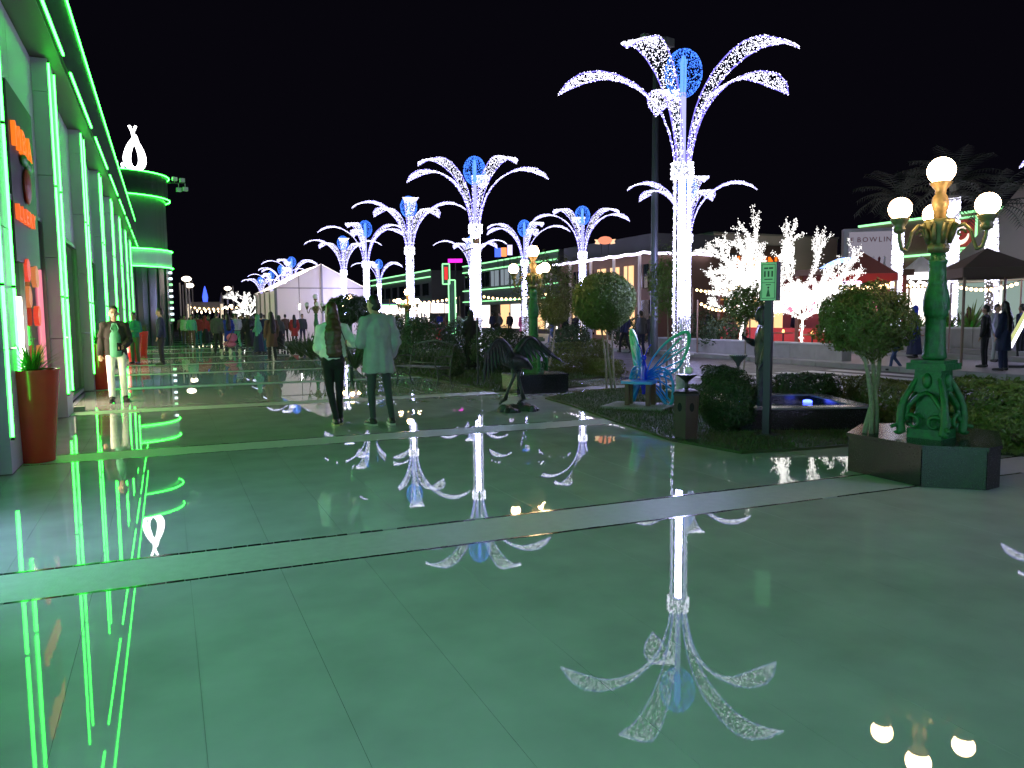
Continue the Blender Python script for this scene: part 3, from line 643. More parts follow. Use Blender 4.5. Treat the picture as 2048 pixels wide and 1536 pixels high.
hedge((7.65, 5.95), (9.3, 4.4), 0.6, 0.80, 'low bright clipped hedge right of the near lamp base', 20000, 42, leaf=0.032, material=LEAF)
hedge((8.55, 9.2), (9.55, 8.9), 0.55, 0.58, 'dark clipped hedge behind the fountain basin', 6500, 43, material=LEAF_DARK)
hedge((9.1, 10.9), (10.1, 12.6), 0.5, 0.50, 'dark clipped hedge between the bin and the road', 5000, 44, material=LEAF_DARK)
hedge((9.8, 15.6), (9.9, 17.4), 0.5, 0.45, 'low clipped hedge behind the butterfly bench', 3500, 45)
# spiky bed plants left of the couple
for i, (px, D, s) in enumerate(((600, 29.5, 1.0), (622, 27.5, 1.1), (645, 26, 0.9), (582, 31, 1.0), (708, 22.5, 0.95), (612, 30, 1.2))):
    p = dp(px, D); t = thing('spiky_plant', 'dark plant of long upright sword leaves behind the woman with long hair', 'plant', (*p, 0.0), 0, 'sword leaved plants in the bed')
    blade_plant('leaves', t, 55, 0.95*s, 0.028, 0.9, LEAF_DARK, 0.02, random.Random(50+i), droop=0.7); MB().tube([(0, 0, 0), (0, 0, 0.12)], 0.05).build('stem', BARK, t)
# ================================================================== GARDEN OBJECTS
# dark litter bin with dish and glass ball
bp_ = gp(1372, 880)
t = thing('litter_bin', 'dark brown hexagonal litter bin with a dish and glass ball on its lid', 'bin', (*bp_, 0), R(-10))
BINM = mat('bin_brown', (0.040, 0.022, 0.014), 0.45, var=0.2, vscale=5)
MB().lathe([(0.22, 0), (0.22, 0.02), (0.15, 0.035)], 24).build('base_plate', DARK, t)
MB().lathe([(0.150, 0.035), (0.168, 0.56)], 6).build('body', BINM, t)
MB().lathe([(0.178, 0.56), (0.178, 0.585), (0.14, 0.61), (0.05, 0.63)], 6).build('lid', DARK, t)
for k in (3, 4):
    a = math.pi/6+k*math.pi/3; m = MB(); n = Vector((math.cos(a), math.sin(a), 0)); u = Vector((-n.y, n.x, 0)); pts = [(0.030*math.cos(q), 0.055*math.sin(q)) for q in [2*math.pi*i/16 for i in range(16)]]
    m.plate(pts, 0.004, (n*0.1445+Vector((0, 0, 0.42)), u, Vector((0, 0, 1)), n)); m.build('slot', mat('slot_black', (0.002, 0.002, 0.002), 0.9), t)
MB().lathe([(0.022, 0.62), (0.03, 0.66), (0.018, 0.70), (0.03, 0.73), (0.09, 0.775), (0.125, 0.80), (0.128, 0.808), (0.05, 0.80)], 24).build('dish', DARK, t, smooth=True)
m = MB(); m.ball((0.03, 0, 0.855), 0.052, 16, 12); gb_ = m.build('glass_ball', mat('ball_glass', (0.55, 0.62, 0.58), 0.1, spec=0.8), t, smooth=True)
# green wayfinding sign on a dark post
sp = gp(1533, 874)
t = thing('sign_post', 'dark square post carrying a green lit restroom direction sign box', 'sign', (*sp, 0), R(-62))
m = MB(); m.box((0, 0, 0.85), (0.085, 0.085, 1.70)); m.build('post', DARK, t)
m = MB(); m.box((0, 0, 0.02), (0.26, 0.26, 0.04)); m.build('base_plate', DARK, t)
m = MB(); m.box((0.0, 0.03, 1.93), (0.205, 0.13, 0.475)); m.build('sign_box', DARK, t)
SF = mat('sign_face', (0.32, 0.72, 0.42), 0.4); SI = mat('sign_ink', (0.02, 0.10, 0.05), 0.5)
fpl = MB(); fpl.box((0, -0.039, 1.93), (0.19, 0.006, 0.46)); face = fpl.build('sign_face', SF, t)
for (x, z, w_, h_) in ((0, 2.135, .16, .006), (0, 1.915, .16, .006), (0, 1.725, .16, .006), (-.08, 1.93, .005, .41), (.08, 1.93, .005, .41), (-.03, 2.09, .05, .02), (.03, 2.09, .05, .02), (-.045, 2.02, .02, .07), (0, 2.02, .02, .07), (.045, 2.02, .02, .07), (0, 1.955, .10, .012), (0, 1.89, .06, .01)):
    m = MB(); m.box((x, -0.0435, z), (w_, 0.003, h_)); m.build('ink_line', SI, face)
m = MB(); m.ball((0, -0.043, 1.855), (0.012, 0.003, 0.013)); m.prism([(0, 0)], 0, 0) if False else None
m.add([(-0.026, -0.044, 1.745), (0.026, -0.044, 1.745), (0.004, -0.044, 1.84), (-0.004, -0.044, 1.84)], [(0, 1, 2, 3)]); m.build('pictogram', SI, face)
# fountain basin with blue lit water
fb2 = gp(1615, 862)
t = thing('fountain_basin', 'low black granite fountain basin with blue lit water', 'fountain', (fb2[0]+0.25, fb2[1]+0.75, 0), R(-22))
bx, by, bh = 0.80, 0.80, 0.30
for (c, d) in (((0, -by, bh/2), (2*bx+0.16, 0.16, bh)), ((0, by, bh/2), (2*bx+0.16, 0.16, bh)), ((-bx, 0, bh/2), (0.16, 2*by-0.17, bh)), ((bx, 0, bh/2), (0.16, 2*by-0.17, bh))): MB().box(c, d).build('basin_wall', GRANITE, t)
for (c, d) in (((0, -by, bh+0.013), (2*bx+0.22, 0.22, 0.024)), ((0, by, bh+0.013), (2*bx+0.22, 0.22, 0.024)), ((-bx, 0, bh+0.013), (0.22, 2*by-0.23, 0.024)), ((bx, 0, bh+0.013), (0.22, 2*by-0.23, 0.024))): MB().box(c, d).build('coping', mat('grey_granite', (0.16, 0.16, 0.18), 0.2), t)
MB().box((0, 0, 0.12), (2*bx-0.17, 2*by-0.17, 0.24)).build('water', mat('water', (0.01, 0.015, 0.03), 0.05, bump=0.4, bscale=12, spec=0.6), t)
for (x, y) in ((0.3, -0.3), (-0.45, -0.55), (0.55, 0.4), (-0.5, 0.4)):
    m = MB(); m.ball((x, y, 0.25), (0.07, 0.07, 0.03), 10, 6); m.build('pool_light', lightmat('pool_blue', (0.06, 0.10, 1.0), 9), t)
# iron bench
b0, b1 = Vector((*gp(815, 772), 0)), Vector((*gp(880, 762), 0))
bc = Vector((5.15, 16.35, 0))
t = thing('garden_bench', 'ornate dark cast iron garden bench beside the clipped bushes', 'bench', tuple(bc), R(-62))
def scrollend(sx):
    m = MB()
    m.tube([(sx, -0.26, 0.0), (sx, -0.22, 0.03), (sx, -0.17, 0.2), (sx, -0.20, 0.40), (sx, -0.22, 0.44)], [.02, .02, .018, .02, .02], 7)
    m.tube([(sx, 0.30, 0.0), (sx, 0.26, 0.04), (sx, 0.20, 0.2), (sx, 0.22, 0.42), (sx, 0.27, 0.65), (sx, 0.34, 0.88), (sx, 0.38, 0.90)], [.02, .02, .018, .02, .018, .016, .014], 7)
    m.tube([(sx, -0.22, 0.42), (sx, 0.0, 0.40), (sx, 0.22, 0.42)], 0.018, 6)
    m.tube([(sx, -0.20, 0.42), (sx, -0.27, 0.52), (sx, -0.22, 0.64), (sx, -0.05, 0.67), (sx, 0.28, 0.66)], 0.017, 6)
    m.tube([(sx, -0.24+0.05*math.cos(q)*(1-q/7), 0.60+0.05*math.sin(q)*(1-q/7)) for q in [i/14*5 for i in range(15)]], 0.010, 5)
    m.tube([(sx, 0.02+0.09*math.cos(q)*(1-q/8), 0.54+0.09*math.sin(q)*(1-q/8)) for q in [i/18*6 for i in range(19)]], 0.010, 5)
    m.tube([(sx, -0.18, 0.2), (sx, 0.0, 0.30), (sx, 0.20, 0.2)], 0.013, 6)
    return m.build('side_frame', IRON, t, smooth=True)
scrollend(-0.62); scrollend(0.62)
for i in range(6): MB().box((0, -0.20+i*0.078, 0.435), (1.26, 0.055, 0.022)).build('seat_slat', IRON, t)
bk = MB(); bk.tube([(-0.62, 0.37, 0.88), (-0.4, 0.37, 0.95), (0, 0.37, 1.0), (0.4, 0.37, 0.95), (0.62, 0.37, 0.88)], 0.018, 7); bk.tube([(-0.62, 0.24, 0.5), (0.62, 0.24, 0.5)], 0.015, 6)
for k in range(9):
    x = -0.54+k*0.135; bk.tube([(x, 0.25, 0.5), (x+0.04, 0.29, 0.66), (x-0.04, 0.33, 0.8), (x, 0.365, 0.95)], 0.010, 5)
    bk.tube([(x+0.055*math.cos(q), 0.305+0.045*math.sin(q), 0.72+0.09*math.sin(q)) for q in [2*math.pi*i/12 for i in range(13)]], 0.008, 5)
bk.build('backrest', IRON, t, smooth=True)
ap = MB()
for k in range(5): x = -0.5+k*0.25; ap.tube([(x-0.11, -0.22, 0.42), (x-0.05, -0.22, 0.33), (x, -0.22, 0.30), (x+0.05, -0.22, 0.33), (x+0.11, -0.22, 0.42)], 0.010, 5)
ap.build('apron', IRON, t, smooth=True)
# bronze bird on a rock
bl_ = gp(1030, 822)
t = thing('bird_sculpture', 'dark bronze bird sculpture with spread wings on a low rock base', 'sculpture', (*bl_, 0), R(-24)); t.scale = (0.94,)*3
rk = MB(); rr = random.Random(5)
for i in range(22):
    a = rr.uniform(0, 6.28); d = rr.uniform(0, 0.26); h = 0.13*(1-d/0.34)
    c = (d*1.35*math.cos(a), d*0.9*math.sin(a), h*rr.uniform(0.2, 0.75)); o0 = len(rk.v); rk.ball(c, (rr.uniform(.06, .12), rr.uniform(.06, .11), rr.uniform(.05, .10)), 9, 7)
    for j in range(o0, len(rk.v)):
        v = Vector(rk.v[j]); n = mnoise.noise(v*9)*0.04; rk.v[j] = tuple(v+Vector((n, -n, n))) if v.z > 0 else (v.x, v.y, 0.0)
rk.build('rock_base', BRONZE, t)
for (fx_, x1, y1) in ((-0.17, -0.02, 0.0), (0.15, 0.06, 0.03)):
    m = MB(); m.tube([(fx_, y1, 0.20), (fx_*0.7+x1*0.3, y1, 0.34), (x1, y1, 0.58), (x1+0.01, y1, 0.72)], [0.040, 0.026, 0.030, 0.060], 9)
    for q in (-0.5, 0.1, 0.6): m.tube([(fx_, y1, 0.20), (fx_-0.07*math.cos(q), y1-0.08*math.sin(q), 0.17), (fx_-0.11*math.cos(q), y1-0.11*math.sin(q), 0.12)], [0.03, 0.022, 0.010], 7)
    m.build('leg', BRONZE, t, smooth=True)
m = MB(); m.tube([(0.30, 0.06, 0.72), (0.18, 0.04, 0.82), (0.03, 0.0, 0.85), (-0.14, -0.04, 0.90), (-0.25, -0.08, 0.98), (-0.33, -0.10, 1.02)], [0.03, 0.10, 0.145, 0.12, 0.075, 0.062], 14); m.ball((-0.37, -0.11, 1.03), (0.075, 0.055, 0.06), 12, 9); m.tube([(-0.42, -0.115, 1.03), (-0.48, -0.12, 1.01), (-0.50, -0.12, 0.97)], [0.028, 0.018, 0.004], 7); m.build('body', BRONZE, t, smooth=True)
for s_, base, tip, up in ((-1, Vector((-0.05, -0.10, 0.95)), Vector((-0.46, -0.42, 1.02)), 0.26), (1, Vector((0.02, 0.08, 0.98)), Vector((0.46, 0.26, 1.08)), 0.22)):
    wg = MB(); rib = [base.lerp(tip, i/8)+Vector((0, 0, up*math.sin(math.pi*i/8))) for i in range(9)]; wg.tube(rib, [0.07-0.006*i for i in range(9)], 8); w0 = wg.build('wing', BRONZE, t, smooth=True)
    for row, (ln, wv, dz) in enumerate(((0.42, 0.05, 0.0), (0.26, 0.055, 0.02))):
        for i in range(11):
            q = i/10; p0 = base.lerp(tip, q)+Vector((0, 0, up*math.sin(math.pi*q)+dz)); dirv = Vector((0.25+(0.5*q if s_ > 0 else -0.3*q), 0.1*s_, -1.0+0.5*q)).normalized(); sd = (tip-base).normalized(); L = ln*(0.8+0.4*q); f = MB(); pts = []
            for j in range(5):
                u = j/4; ww = wv*(1-0.75*u*u); c = p0+dirv*L*u+Vector((0, 0.03*s_*u, 0)); pts += [c-sd*ww+Vector((0, 0.008, 0)), c+Vector((0, -0.008, 0.0)), c+sd*ww+Vector((0, 0.008, 0))]
            f.add(pts, [(3*j+a, 3*j+a+1, 3*j+a+4, 3*j+a+3) for j in range(4) for a in (0, 1)]); f.build('feather', BRONZE, w0)
# butterfly bench
BUT = {}
def grad_mat(name, c0, c1, c2):
    m = mat(name, c0, 0.3, coat=0.3); nt = m.node_tree; tc = nt.nodes.new('ShaderNodeTexCoord'); sx = nt.nodes.new('ShaderNodeSeparateXYZ'); cr = nt.nodes.new('ShaderNodeValToRGB')
    ad = nt.nodes.new('ShaderNodeVectorMath'); ad.operation = 'LENGTH'; sb = nt.nodes.new('ShaderNodeVectorMath'); sb.operation = 'SUBTRACT'; sb.inputs[1].default_value = (0, 0, 0.42)
    nt.links.new(tc.outputs['Object'], sb.inputs[0]); nt.links.new(sb.outputs[0], ad.inputs[0]); mr = nt.nodes.new('ShaderNodeMapRange'); mr.inputs['From Max'].default_value = 0.75; nt.links.new(ad.outputs['Value'], mr.inputs['Value'])
    cr.color_ramp.elements[0].color = (*c0, 1); cr.color_ramp.elements[1].color = (*c2, 1); e = cr.color_ramp.elements.new(0.5); e.color = (*c1, 1)
    nt.links.new(mr.outputs['Result'], cr.inputs['Fac']); nt.links.new(cr.outputs['Color'], nt.nodes['Principled BSDF'].inputs['Base Color']); return m
BFM = grad_mat('butterfly_paint', (0.01, 0.05, 0.90), (0.01, 0.28, 0.78), (0.05, 0.55, 0.28)); BFBLUE = mat('butterfly_blue', (0.01, 0.035, 0.75), 0.22, coat=0.5)
bfp = gp(1283, 822)
t = thing('butterfly_bench', 'blue and green butterfly shaped bench with open lattice wings', 'bench', (bfp[0]+0.32, bfp[1]+0.42, 0.02), R(-52)); t.scale = (1.1,)*3
def wing(name, az, pts, veins, lean=0.0, holes=True):
    U = Vector((math.cos(az), math.sin(az), 0)); V = (Vector((0, 0, 1))*math.cos(lean)+Vector((-U.y, U.x, 0))*math.sin(lean)).normalized(); O = Vector((0, 0, 0.42))
    def P3(p): return O+U*p[0]+V*p[1]
    n = len(pts); cl = []
    for i in range(n):          # smooth closed outline
        p0, p1, p2_, p3_ = [Vector((*pts[(i+k) % n], 0)) for k in (-1, 0, 1, 2)]
        for j in range(5):
            u = j/5; cl.append(0.5*((2*p1)+(p2_-p0)*u+(2*p0-5*p1+4*p2_-p3_)*u*u+(3*p1-p0-3*p2_+p3_)*u**3))
    m = MB(); ring = [P3(p) for p in cl]+[P3(cl[0])]; mx = max(p.length for p in cl); m.tube(ring, [0.020+0.032*(min(1, p.length/mx))**2 for p in cl]+[0.020], 8, flat=0.55, cap=False); wo = m.build(name, BFM, t, smooth=True)
    for vn in veins:
        m = MB(); m.tube([P3(v) for v in vn], [0.026, 0.020, 0.028][:len(vn)] if len(vn) == 3 else 0.02, 7, flat=0.6); m.build('vein', BFM, wo, smooth=True)
up_out = [(0.05, 0.02), (0.10, 0.25), (0.30, 0.52), (0.50, 0.66), (0.62, 0.70), (0.66, 0.62), (0.62, 0.40), (0.52, 0.18), (0.40, 0.08), (0.20, 0.02)]
up_v = [[(0.06, 0.05), (0.30, 0.36), (0.55, 0.62)], [(0.06, 0.05), (0.34, 0.28), (0.63, 0.48)], [(0.06, 0.04), (0.35, 0.18), (0.58, 0.28)], [(0.28, 0.22), (0.36, 0.38), (0.50, 0.44)], [(0.08, 0.04), (0.28, 0.10), (0.50, 0.15)]]
lo_out = [(0.03, 0.06), (0.16, 0.16), (0.32, 0.14), (0.42, 0.0), (0.44, -0.18), (0.42, -0.36), (0.36, -0.40), (0.24, -0.26), (0.12, -0.12), (0.04, -0.06)]
lo_v = [[(0.05, 0.0), (0.22, 0.06), (0.42, -0.02)], [(0.05, 0.0), (0.25, -0.04), (0.43, -0.16)], [(0.05, -0.02), (0.24, -0.13), (0.40, -0.34)], [(0.14, 0.10), (0.24, 0.0), (0.26, -0.20)], [(0.05, 0.03), (0.2, 0.12), (0.36, 0.08)], [(0.30, 0.10), (0.34, -0.05), (0.35, -0.30)], [(0.06, -0.03), (0.20, -0.15), (0.34, -0.34)]]
wing('upper_wing', R(18), up_out, up_v, -0.12); wing('upper_wing', R(122), up_out, up_v, 0.05)
wing('lower_wing', R(10), lo_out, lo_v, 0.05); wing('lower_wing', R(135), lo_out, lo_v, -0.05)
m = MB(); m.tube([(0.0, 0, 0.18), (0.0, 0, 0.36), (0.0, 0, 0.60), (0.0, 0, 0.70)], [0.025, 0.05, 0.045, 0.02], 12); m.ball((0, 0, 0.73), 0.042); m.build('body', BFBLUE, t, smooth=True)
for s_ in (-1, 1):
    m = MB(); m.tube([(0.02*s_, 0, 0.75), (0.05*s_, 0.02, 0.86), (0.10*s_, 0.03, 0.93)], [0.008, 0.006, 0.010], 6); m.build('antenna', BFBLUE, t, smooth=True)
m = MB(); m.prism([(-0.22, -0.03), (0.22, -0.03), (0.24, -0.34), (0.0, -0.42), (-0.24, -0.34)], 0.36, 0.40); m.build('seat', BFM, t)
for (x, y) in ((-0.18, -0.08), (0.18, -0.08), (-0.16, -0.28), (0.16, -0.28)): MB().box((x, y, 0.18), (0.06, 0.06, 0.36)).build('leg', mat('bench_leg', (0.10, 0.05, 0.03), 0.5), t)
m = MB(); m.box((0, -0.2, 0.012), (0.95, 0.75, 0.05)); m.build('base_slab', CONCRETE, t)
# thin dark post with a small box in front of the second light column
p = gp(956, 772); t = thing('thin_post', 'thin dark post with a small brown box and side bracket on top', 'post', (*p, 0.02))
ht = hz(485, Vector((p[0], p[1], 0)).dot(Vector((_f.x, _f.y, 0))), 953)
MB().tube([(0, 0, 0), (0, 0, ht)], [0.022, 0.016], 8).build('post', DARK, t); MB().lathe([(0.09, 0), (0.09, 0.02), (0.03, 0.03)], 12).build('base_plate', DARK, t)
MB().box((0, 0, ht), (0.13, 0.10, 0.11)).build('box', mat('box_brown', (0.16, 0.11, 0.07), 0.5), t); MB().tube([(0, 0, ht-0.14), (-0.12, 0.02, ht-0.17), (-0.30, 0.04, ht-0.24)], 0.018, 6).build('bracket', mat('bracket_grey', (0.2, 0.2, 0.22), 0.5), t)
# tall floodlight mast across the road
p = dp(1308, 30); t = thing('floodlight_mast', 'tall grey steel mast with floodlights far above the white columns', 'mast', (*p, -0.12)); H_ = hz(100, 30, 1308)
MB().tube([(0, 0, 0), (0, 0, H_)], [0.16, 0.10], 12).build('pole', mat('mast_steel', (0.07, 0.08, 0.095), 0.45, metal=0.5), t)
MB().tube([(-0.6, 0, H_), (0.6, 0, H_)], 0.05, 8).build('crossbar', MATS['mast_steel'], t)
for x in (-0.5, 0.1, 0.5):
    m = MB(); m.box((x, -0.1, H_+0.12), (0.42, 0.22, 0.30), 0.2); m.build('floodlight', mat('flood_body', (0.35, 0.20, 0.20) if x == 0.1 else (0.2, 0.2, 0.2), 0.4), t)
# ================================================================== WHITE BRANCHING LED TREES
def led_tree(p, z0, H0, R0, label, seed):
    rnd = random.Random(seed); t = thing('led_branch_tree', label, 'light tree', (*p, z0), rnd.uniform(0, 6), 'white branching light trees')
    core = MB(); bl = MB()
    def grow(a, d, L, r, lv):
        pts = [a]; dd = d.copy()
        for i in range(3): dd = (dd+Vector((rnd.uniform(-.25, .25), rnd.uniform(-.25, .25), rnd.uniform(-.15, .2)))).normalized(); pts.append(pts[-1]+dd*L/3)
        (br if lv else core).tube(pts, [r*(1-0.15*i) for i in range(4)], 5 if lv < 2 else 4)
        n = int(L/0.03)
        for i in range(n*2):
            q = rnd.random(); s_ = min(2, int(q*3)); c = pts[s_].lerp(pts[s_+1], q*3-s_); bl.octa((c.x+rnd.gauss(0, 0.04), c.y+rnd.gauss(0, 0.04), c.z+rnd.gauss(0, 0.04)), rnd.uniform(0.010, 0.022))
        if lv < 4:
            k = (8, 3, 3, 3)[lv]
            for j in range(k):
                if lv == 0: az = 2*math.pi*j/k+rnd.uniform(-.3, .3); e = rnd.uniform(0.05, 1.25); nd = Vector((math.cos(az)*math.cos(e), math.sin(az)*math.cos(e), math.sin(e)))
                else: nd = (dd+Vector((rnd.uniform(-1, 1), rnd.uniform(-1, 1), rnd.uniform(-.6, .9)))*0.85).normalized()
                s_ = pts[3] if j < 2 else pts[2]; grow(s_, nd, L*rnd.uniform(0.55, 0.8) if lv else R0*rnd.uniform(0.40, 0.6), r*0.55, lv+1)
    br = MB(); grow(Vector((0, 0, 0)), Vector((0, 0, 1)), H0, 0.04, 0)
    core.build('trunk', TREE_CORE, t); b = br.build('branches', TREE_CORE, t, kind='stuff'); bl.build('bulbs', TREE_LED, b, kind='stuff')
led_tree(dp(1522, 24.5), 0.0, 2.5, 2.3, 'tall white lit branching tree whose lit trunk stands behind the green sign post', 4)
led_tree(dp(1482, 28.5), 0.0, 2.3, 1.6, 'white lit branching tree in front of the orange letters', 9)
led_tree(dp(1606, 27.5), 0.0, 2.0, 1.15, 'white lit branching tree beside the red canopy', 14)
led_tree(dp(503, 78), 0.0, 2.6, 2.0, 'small far white lit branching tree left of the tent', 17)
# ================================================================== PALMS WITH LIT TRUNKS
PALMLEAF = mat('palm_leaf', (0.035, 0.04, 0.026), 0.6, obj_var=0.1)
def palm(px, D, ytop, lean, label, seed):
    rnd = random.Random(seed); p = dp(px, D); zt = hz(ytop, D, px); t = thing('palm_tree', label, 'palm tree', (*p, 0.0), 0, 'palm trees with lit trunks')
    m = MB(); m.tube([(0, 0, 0), (lean*0.4, 0, zt*0.5), (lean, 0, zt+0.5)], [0.22, 0.17, 0.16], 10); tr = m.build('trunk', BARK, t)
    lt = MB(); bl = MB()
    for i in range(int(zt/0.10)):
        z = 0.4+i*0.10
        if z > zt: break
        q = z/(zt+0.5); cx = lean*q*q*0.6+lean*q*0.4
        for k in range(16):
            a = rnd.uniform(0, 6.28); bl.octa((cx+0.20*math.cos(a), 0.20*math.sin(a), z+rnd.uniform(0, .1)), rnd.uniform(0.018, 0.032))
    bl.build('bulbs', LED_WHITE, tr, kind='stuff')
    lt.tube([(lean*0.02, 0, 0.6), (lean*0.34, 0, zt*0.5), (lean*0.92, 0, zt)], [0.21, 0.185, 0.175], 10); lt.build('light_wrap', lightmat('palm_wrap', (0.85, 0.82, 1.0), 1.3), t)
    for k in range(26):
        a = 2*math.pi*k/26*2.4+rnd.uniform(-.2, .2); e = rnd.uniform(0.1, 1.35); L = rnd.uniform(1.7, 2.4); d = Vector((math.cos(a), math.sin(a), 0)); sd = Vector((-d.y, d.x, 0)); f = MB(); pt = Vector((lean, 0, zt+0.45)); ang = e; pts = [pt.copy()]
        for i in range(8): pt = pt+(d*math.cos(ang)+Vector((0, 0, math.sin(ang))))*L/8; ang -= 0.16; pts.append(pt.copy())
        f.tube(pts, [0.022-0.002*i for i in range(9)], 4)
        for i in range(1, 17):
            q = i/17*8; j = min(7, int(q)); c = pts[j].lerp(pts[j+1], q-j); l = 0.42*(1-abs(i/17-0.45))
            for s_ in (-1, 1):
                e2 = c+sd*s_*l+(pts[j+1]-pts[j]).normalized()*l*0.6-Vector((0, 0, 0.12)); f.add([c, c+(pts[j+1]-pts[j]).normalized()*0.05, e2], [(0, 1, 2)])
        f.build('frond', PALMLEAF, t)
palm(1790, 30, 425, 0.05, 'palm with white lit trunk right of the bowling billboard', 1)
palm(1902, 28, 400, -0.1, 'palm with white lit trunk directly behind the near lamp column', 2)
palm(1985, 27, 445, -0.35, 'leaning palm with white lit trunk in front of the beige tent', 3)
# ================================================================== BUILDINGS ACROSS THE ROAD
BEIGE = mat('beige_render', (0.70, 0.60, 0.52), 0.8, var=0.10, vscale=0.8)
BROWN = mat('brown_render', (0.16, 0.09, 0.06), 0.8, var=0.2, vscale=1)
DKWALL = mat('dark_render', (0.07, 0.07, 0.075), 0.7, var=0.15, vscale=1)
WINLIT = lightmat('window_warm', (1.0, 0.62, 0.28), 1.4); WINCOOL = lightmat('window_cool', (0.62, 0.75, 0.85), 0.35)
SHOPW = lightmat('shop_white_far', (1.0, 0.88, 0.80), 2.6)
def boxpart(c, d, name, m, t, rz=0): return MB().box(c, d, rz).build(name, m, t)
# --- two storey building with green neon eaves
t = thing('neon_eaves_building', 'dark two storey block edged with green neon lines across the road', 'building', (28.0, 64, 0))
boxpart((5.05, 0, 3.3), (10, 21, 6.6), 'wall', DKWALL, t)
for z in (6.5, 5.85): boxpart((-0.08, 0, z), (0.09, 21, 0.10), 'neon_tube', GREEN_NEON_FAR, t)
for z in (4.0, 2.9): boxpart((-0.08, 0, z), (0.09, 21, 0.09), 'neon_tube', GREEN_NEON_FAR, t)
boxpart((-0.02, 0, 6.17), (0.06, 21, 0.5), 'fascia', mat('fascia_green', (0.10, 0.16, 0.11), 0.5), t)
for i in range(9):
    y = -9.2+i*2.3
    boxpart((0.02, y, 4.95), (0.08, 1.7, 1.4), 'window', WINCOOL if i in (2, 3, 4, 5) else GLASS_DARK, t)
    boxpart((-0.03, y, 4.95), (0.06, 0.06, 1.4), 'window_bar', DARK, t)
    boxpart((0.02, y, 1.45), (0.08, 1.9, 2.1), 'shop_window', SHOPW if i % 3 == 0 else (WINLIT if i % 3 == 1 else GLASS_DARK), t)
t = thing('neon_eaves_building', 'farther low block with green neon eaves seen between the second and third lit columns', 'building', (26.0, 92, 0))
boxpart((5.05, 0, 3.2), (10, 26, 6.4), 'wall', DKWALL, t)
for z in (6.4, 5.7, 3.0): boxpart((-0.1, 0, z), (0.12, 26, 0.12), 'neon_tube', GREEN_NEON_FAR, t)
for i in range(8): boxpart((0.02, -11+i*3.1, 1.5), (0.1, 2.2, 2.0), 'shop_window', SHOPW, t); boxpart((0.02, -11+i*3.1, 4.4), (0.1, 2.0, 1.3), 'window', GLASS_DARK, t)
t = thing('grey_block', 'plain pinkish grey block between the two green neon buildings', 'building', (29.5, 76.5, 0))
boxpart((4, 0, 2.9), (8, 3.6, 5.8), 'wall', mat('pink_grey', (0.30, 0.25, 0.25), 0.8), t); boxpart((-0.02, 0.6, 2.0), (0.06, 1.0, 3.0), 'door', DARK, t)
# --- pylon sign outlined in green
t = thing('pylon_sign', 'stepped pylon sign outlined in green neon with a red panel', 'sign', (*dp(905, 58), 0), R(-24))
def outline(t, x0, x1, z0, z1, r=0.05):
    for (a, b) in (((x0, z0), (x1, z0)), ((x1, z0), (x1, z1)), ((x1, z1), (x0, z1)), ((x0, z1), (x0, z0))): MB().tube([(a[0], -0.14, a[1]), (b[0], -0.14, b[1])], r, 6).build('neon_tube', GREEN_NEON_FAR, t)
boxpart((0.0, 0, 2.1), (0.5, 0.2, 4.2), 'lower_box', mat('pylon_green', (0.02, 0.10, 0.04), 0.4), t); outline(t, -0.25, 0.25, 0.2, 4.2)
boxpart((-0.42, 0, 4.65), (0.5, 0.2, 1.5), 'upper_box', mat('pylon_green', (0.02, 0.10, 0.04), 0.4), t); outline(t, -0.68, -0.16, 3.9, 5.4)
boxpart((-0.42, -0.12, 4.7), (0.26, 0.02, 0.95), 'red_panel', lightmat('pylon_red', (1, 0.03, 0.02), 1.0), t)
for (px, py, D, wd, h, c, lab) in ((912, 522, 60, 1.1, 0.28, (1, 0.02, 0.8), 'small magenta lit bar sign above the pylon sign'), (997, 506, 62, 0.5, 0.7, (0.06, 0.14, 1.0), 'small blue lit square roof sign'), (1009, 505, 62, 0.45, 0.7, (1.0, 0.30, 0.10), 'small orange lit square roof sign'), (1021, 501, 62, 0.4, 0.8, (0.7, 0.6, 1.0), 'small white lit roof sign')):
    p = dp(px, D); z = hz(py, D, px); t = thing('roof_sign', lab, 'sign', (*p, z), R(-24)); boxpart((0, 0, 0), (wd, 0.12, h), 'lit_panel', lightmat('sg%d' % px, c, 1.6), t); boxpart((0, 0.12, -0.5), (0.06, 0.06, 1.4), 'bracket', DARK, t)
# --- restaurant with string lights
t = thing('restaurant', 'brown restaurant with white string lights along its eave and orange windows', 'building', (24.0, 40.5, 0))
boxpart((2.85, 0, 2.4), (5.4, 11, 4.8), 'wall', BROWN, t); boxpart((2.6, 0, 5.35), (4.6, 10.4, 1.1), 'roof_parapet', DKWALL, t); boxpart((2.4, 0, 4.83), (6.2, 11.4, 0.10), 'roof', DKWALL, t)
m = MB(); m.tube([(-0.75, -5.7+i*0.38, 4.80-0.07*abs(math.sin(i*0.7))) for i in range(31)], 0.075, 6); m.build('string_lights', STRING_WHITE, t)
m = MB(); m.tube([(-0.75+i*0.5, -5.75, 4.80-0.05*abs(math.sin(i*0.9))) for i in range(10)], 0.075, 6); m.build('string_lights', STRING_WHITE, t)
for i in range(7): boxpart((0.1, -4.5+i*1.5, 3.6), (0.08, 0.9, 1.3), 'window', WINLIT if i in (1, 2, 3) else GLASS_DARK, t); boxpart((0.04, -4.5+i*1.5, 3.6), (0.05, 0.05, 1.3), 'window_bar', BROWN, t); boxpart((0.1, -4.5+i*1.5, 1.3), (0.08, 1.1, 2.0), 'window', WINLIT if i % 2 else GLASS_DARK, t)
for i in range(5): MB().tube([(-0.7, -5.3+i*2.6, 0), (-0.7, -5.3+i*2.6, 4.75)], 0.09, 8).build('veranda_post', BEIGE, t)
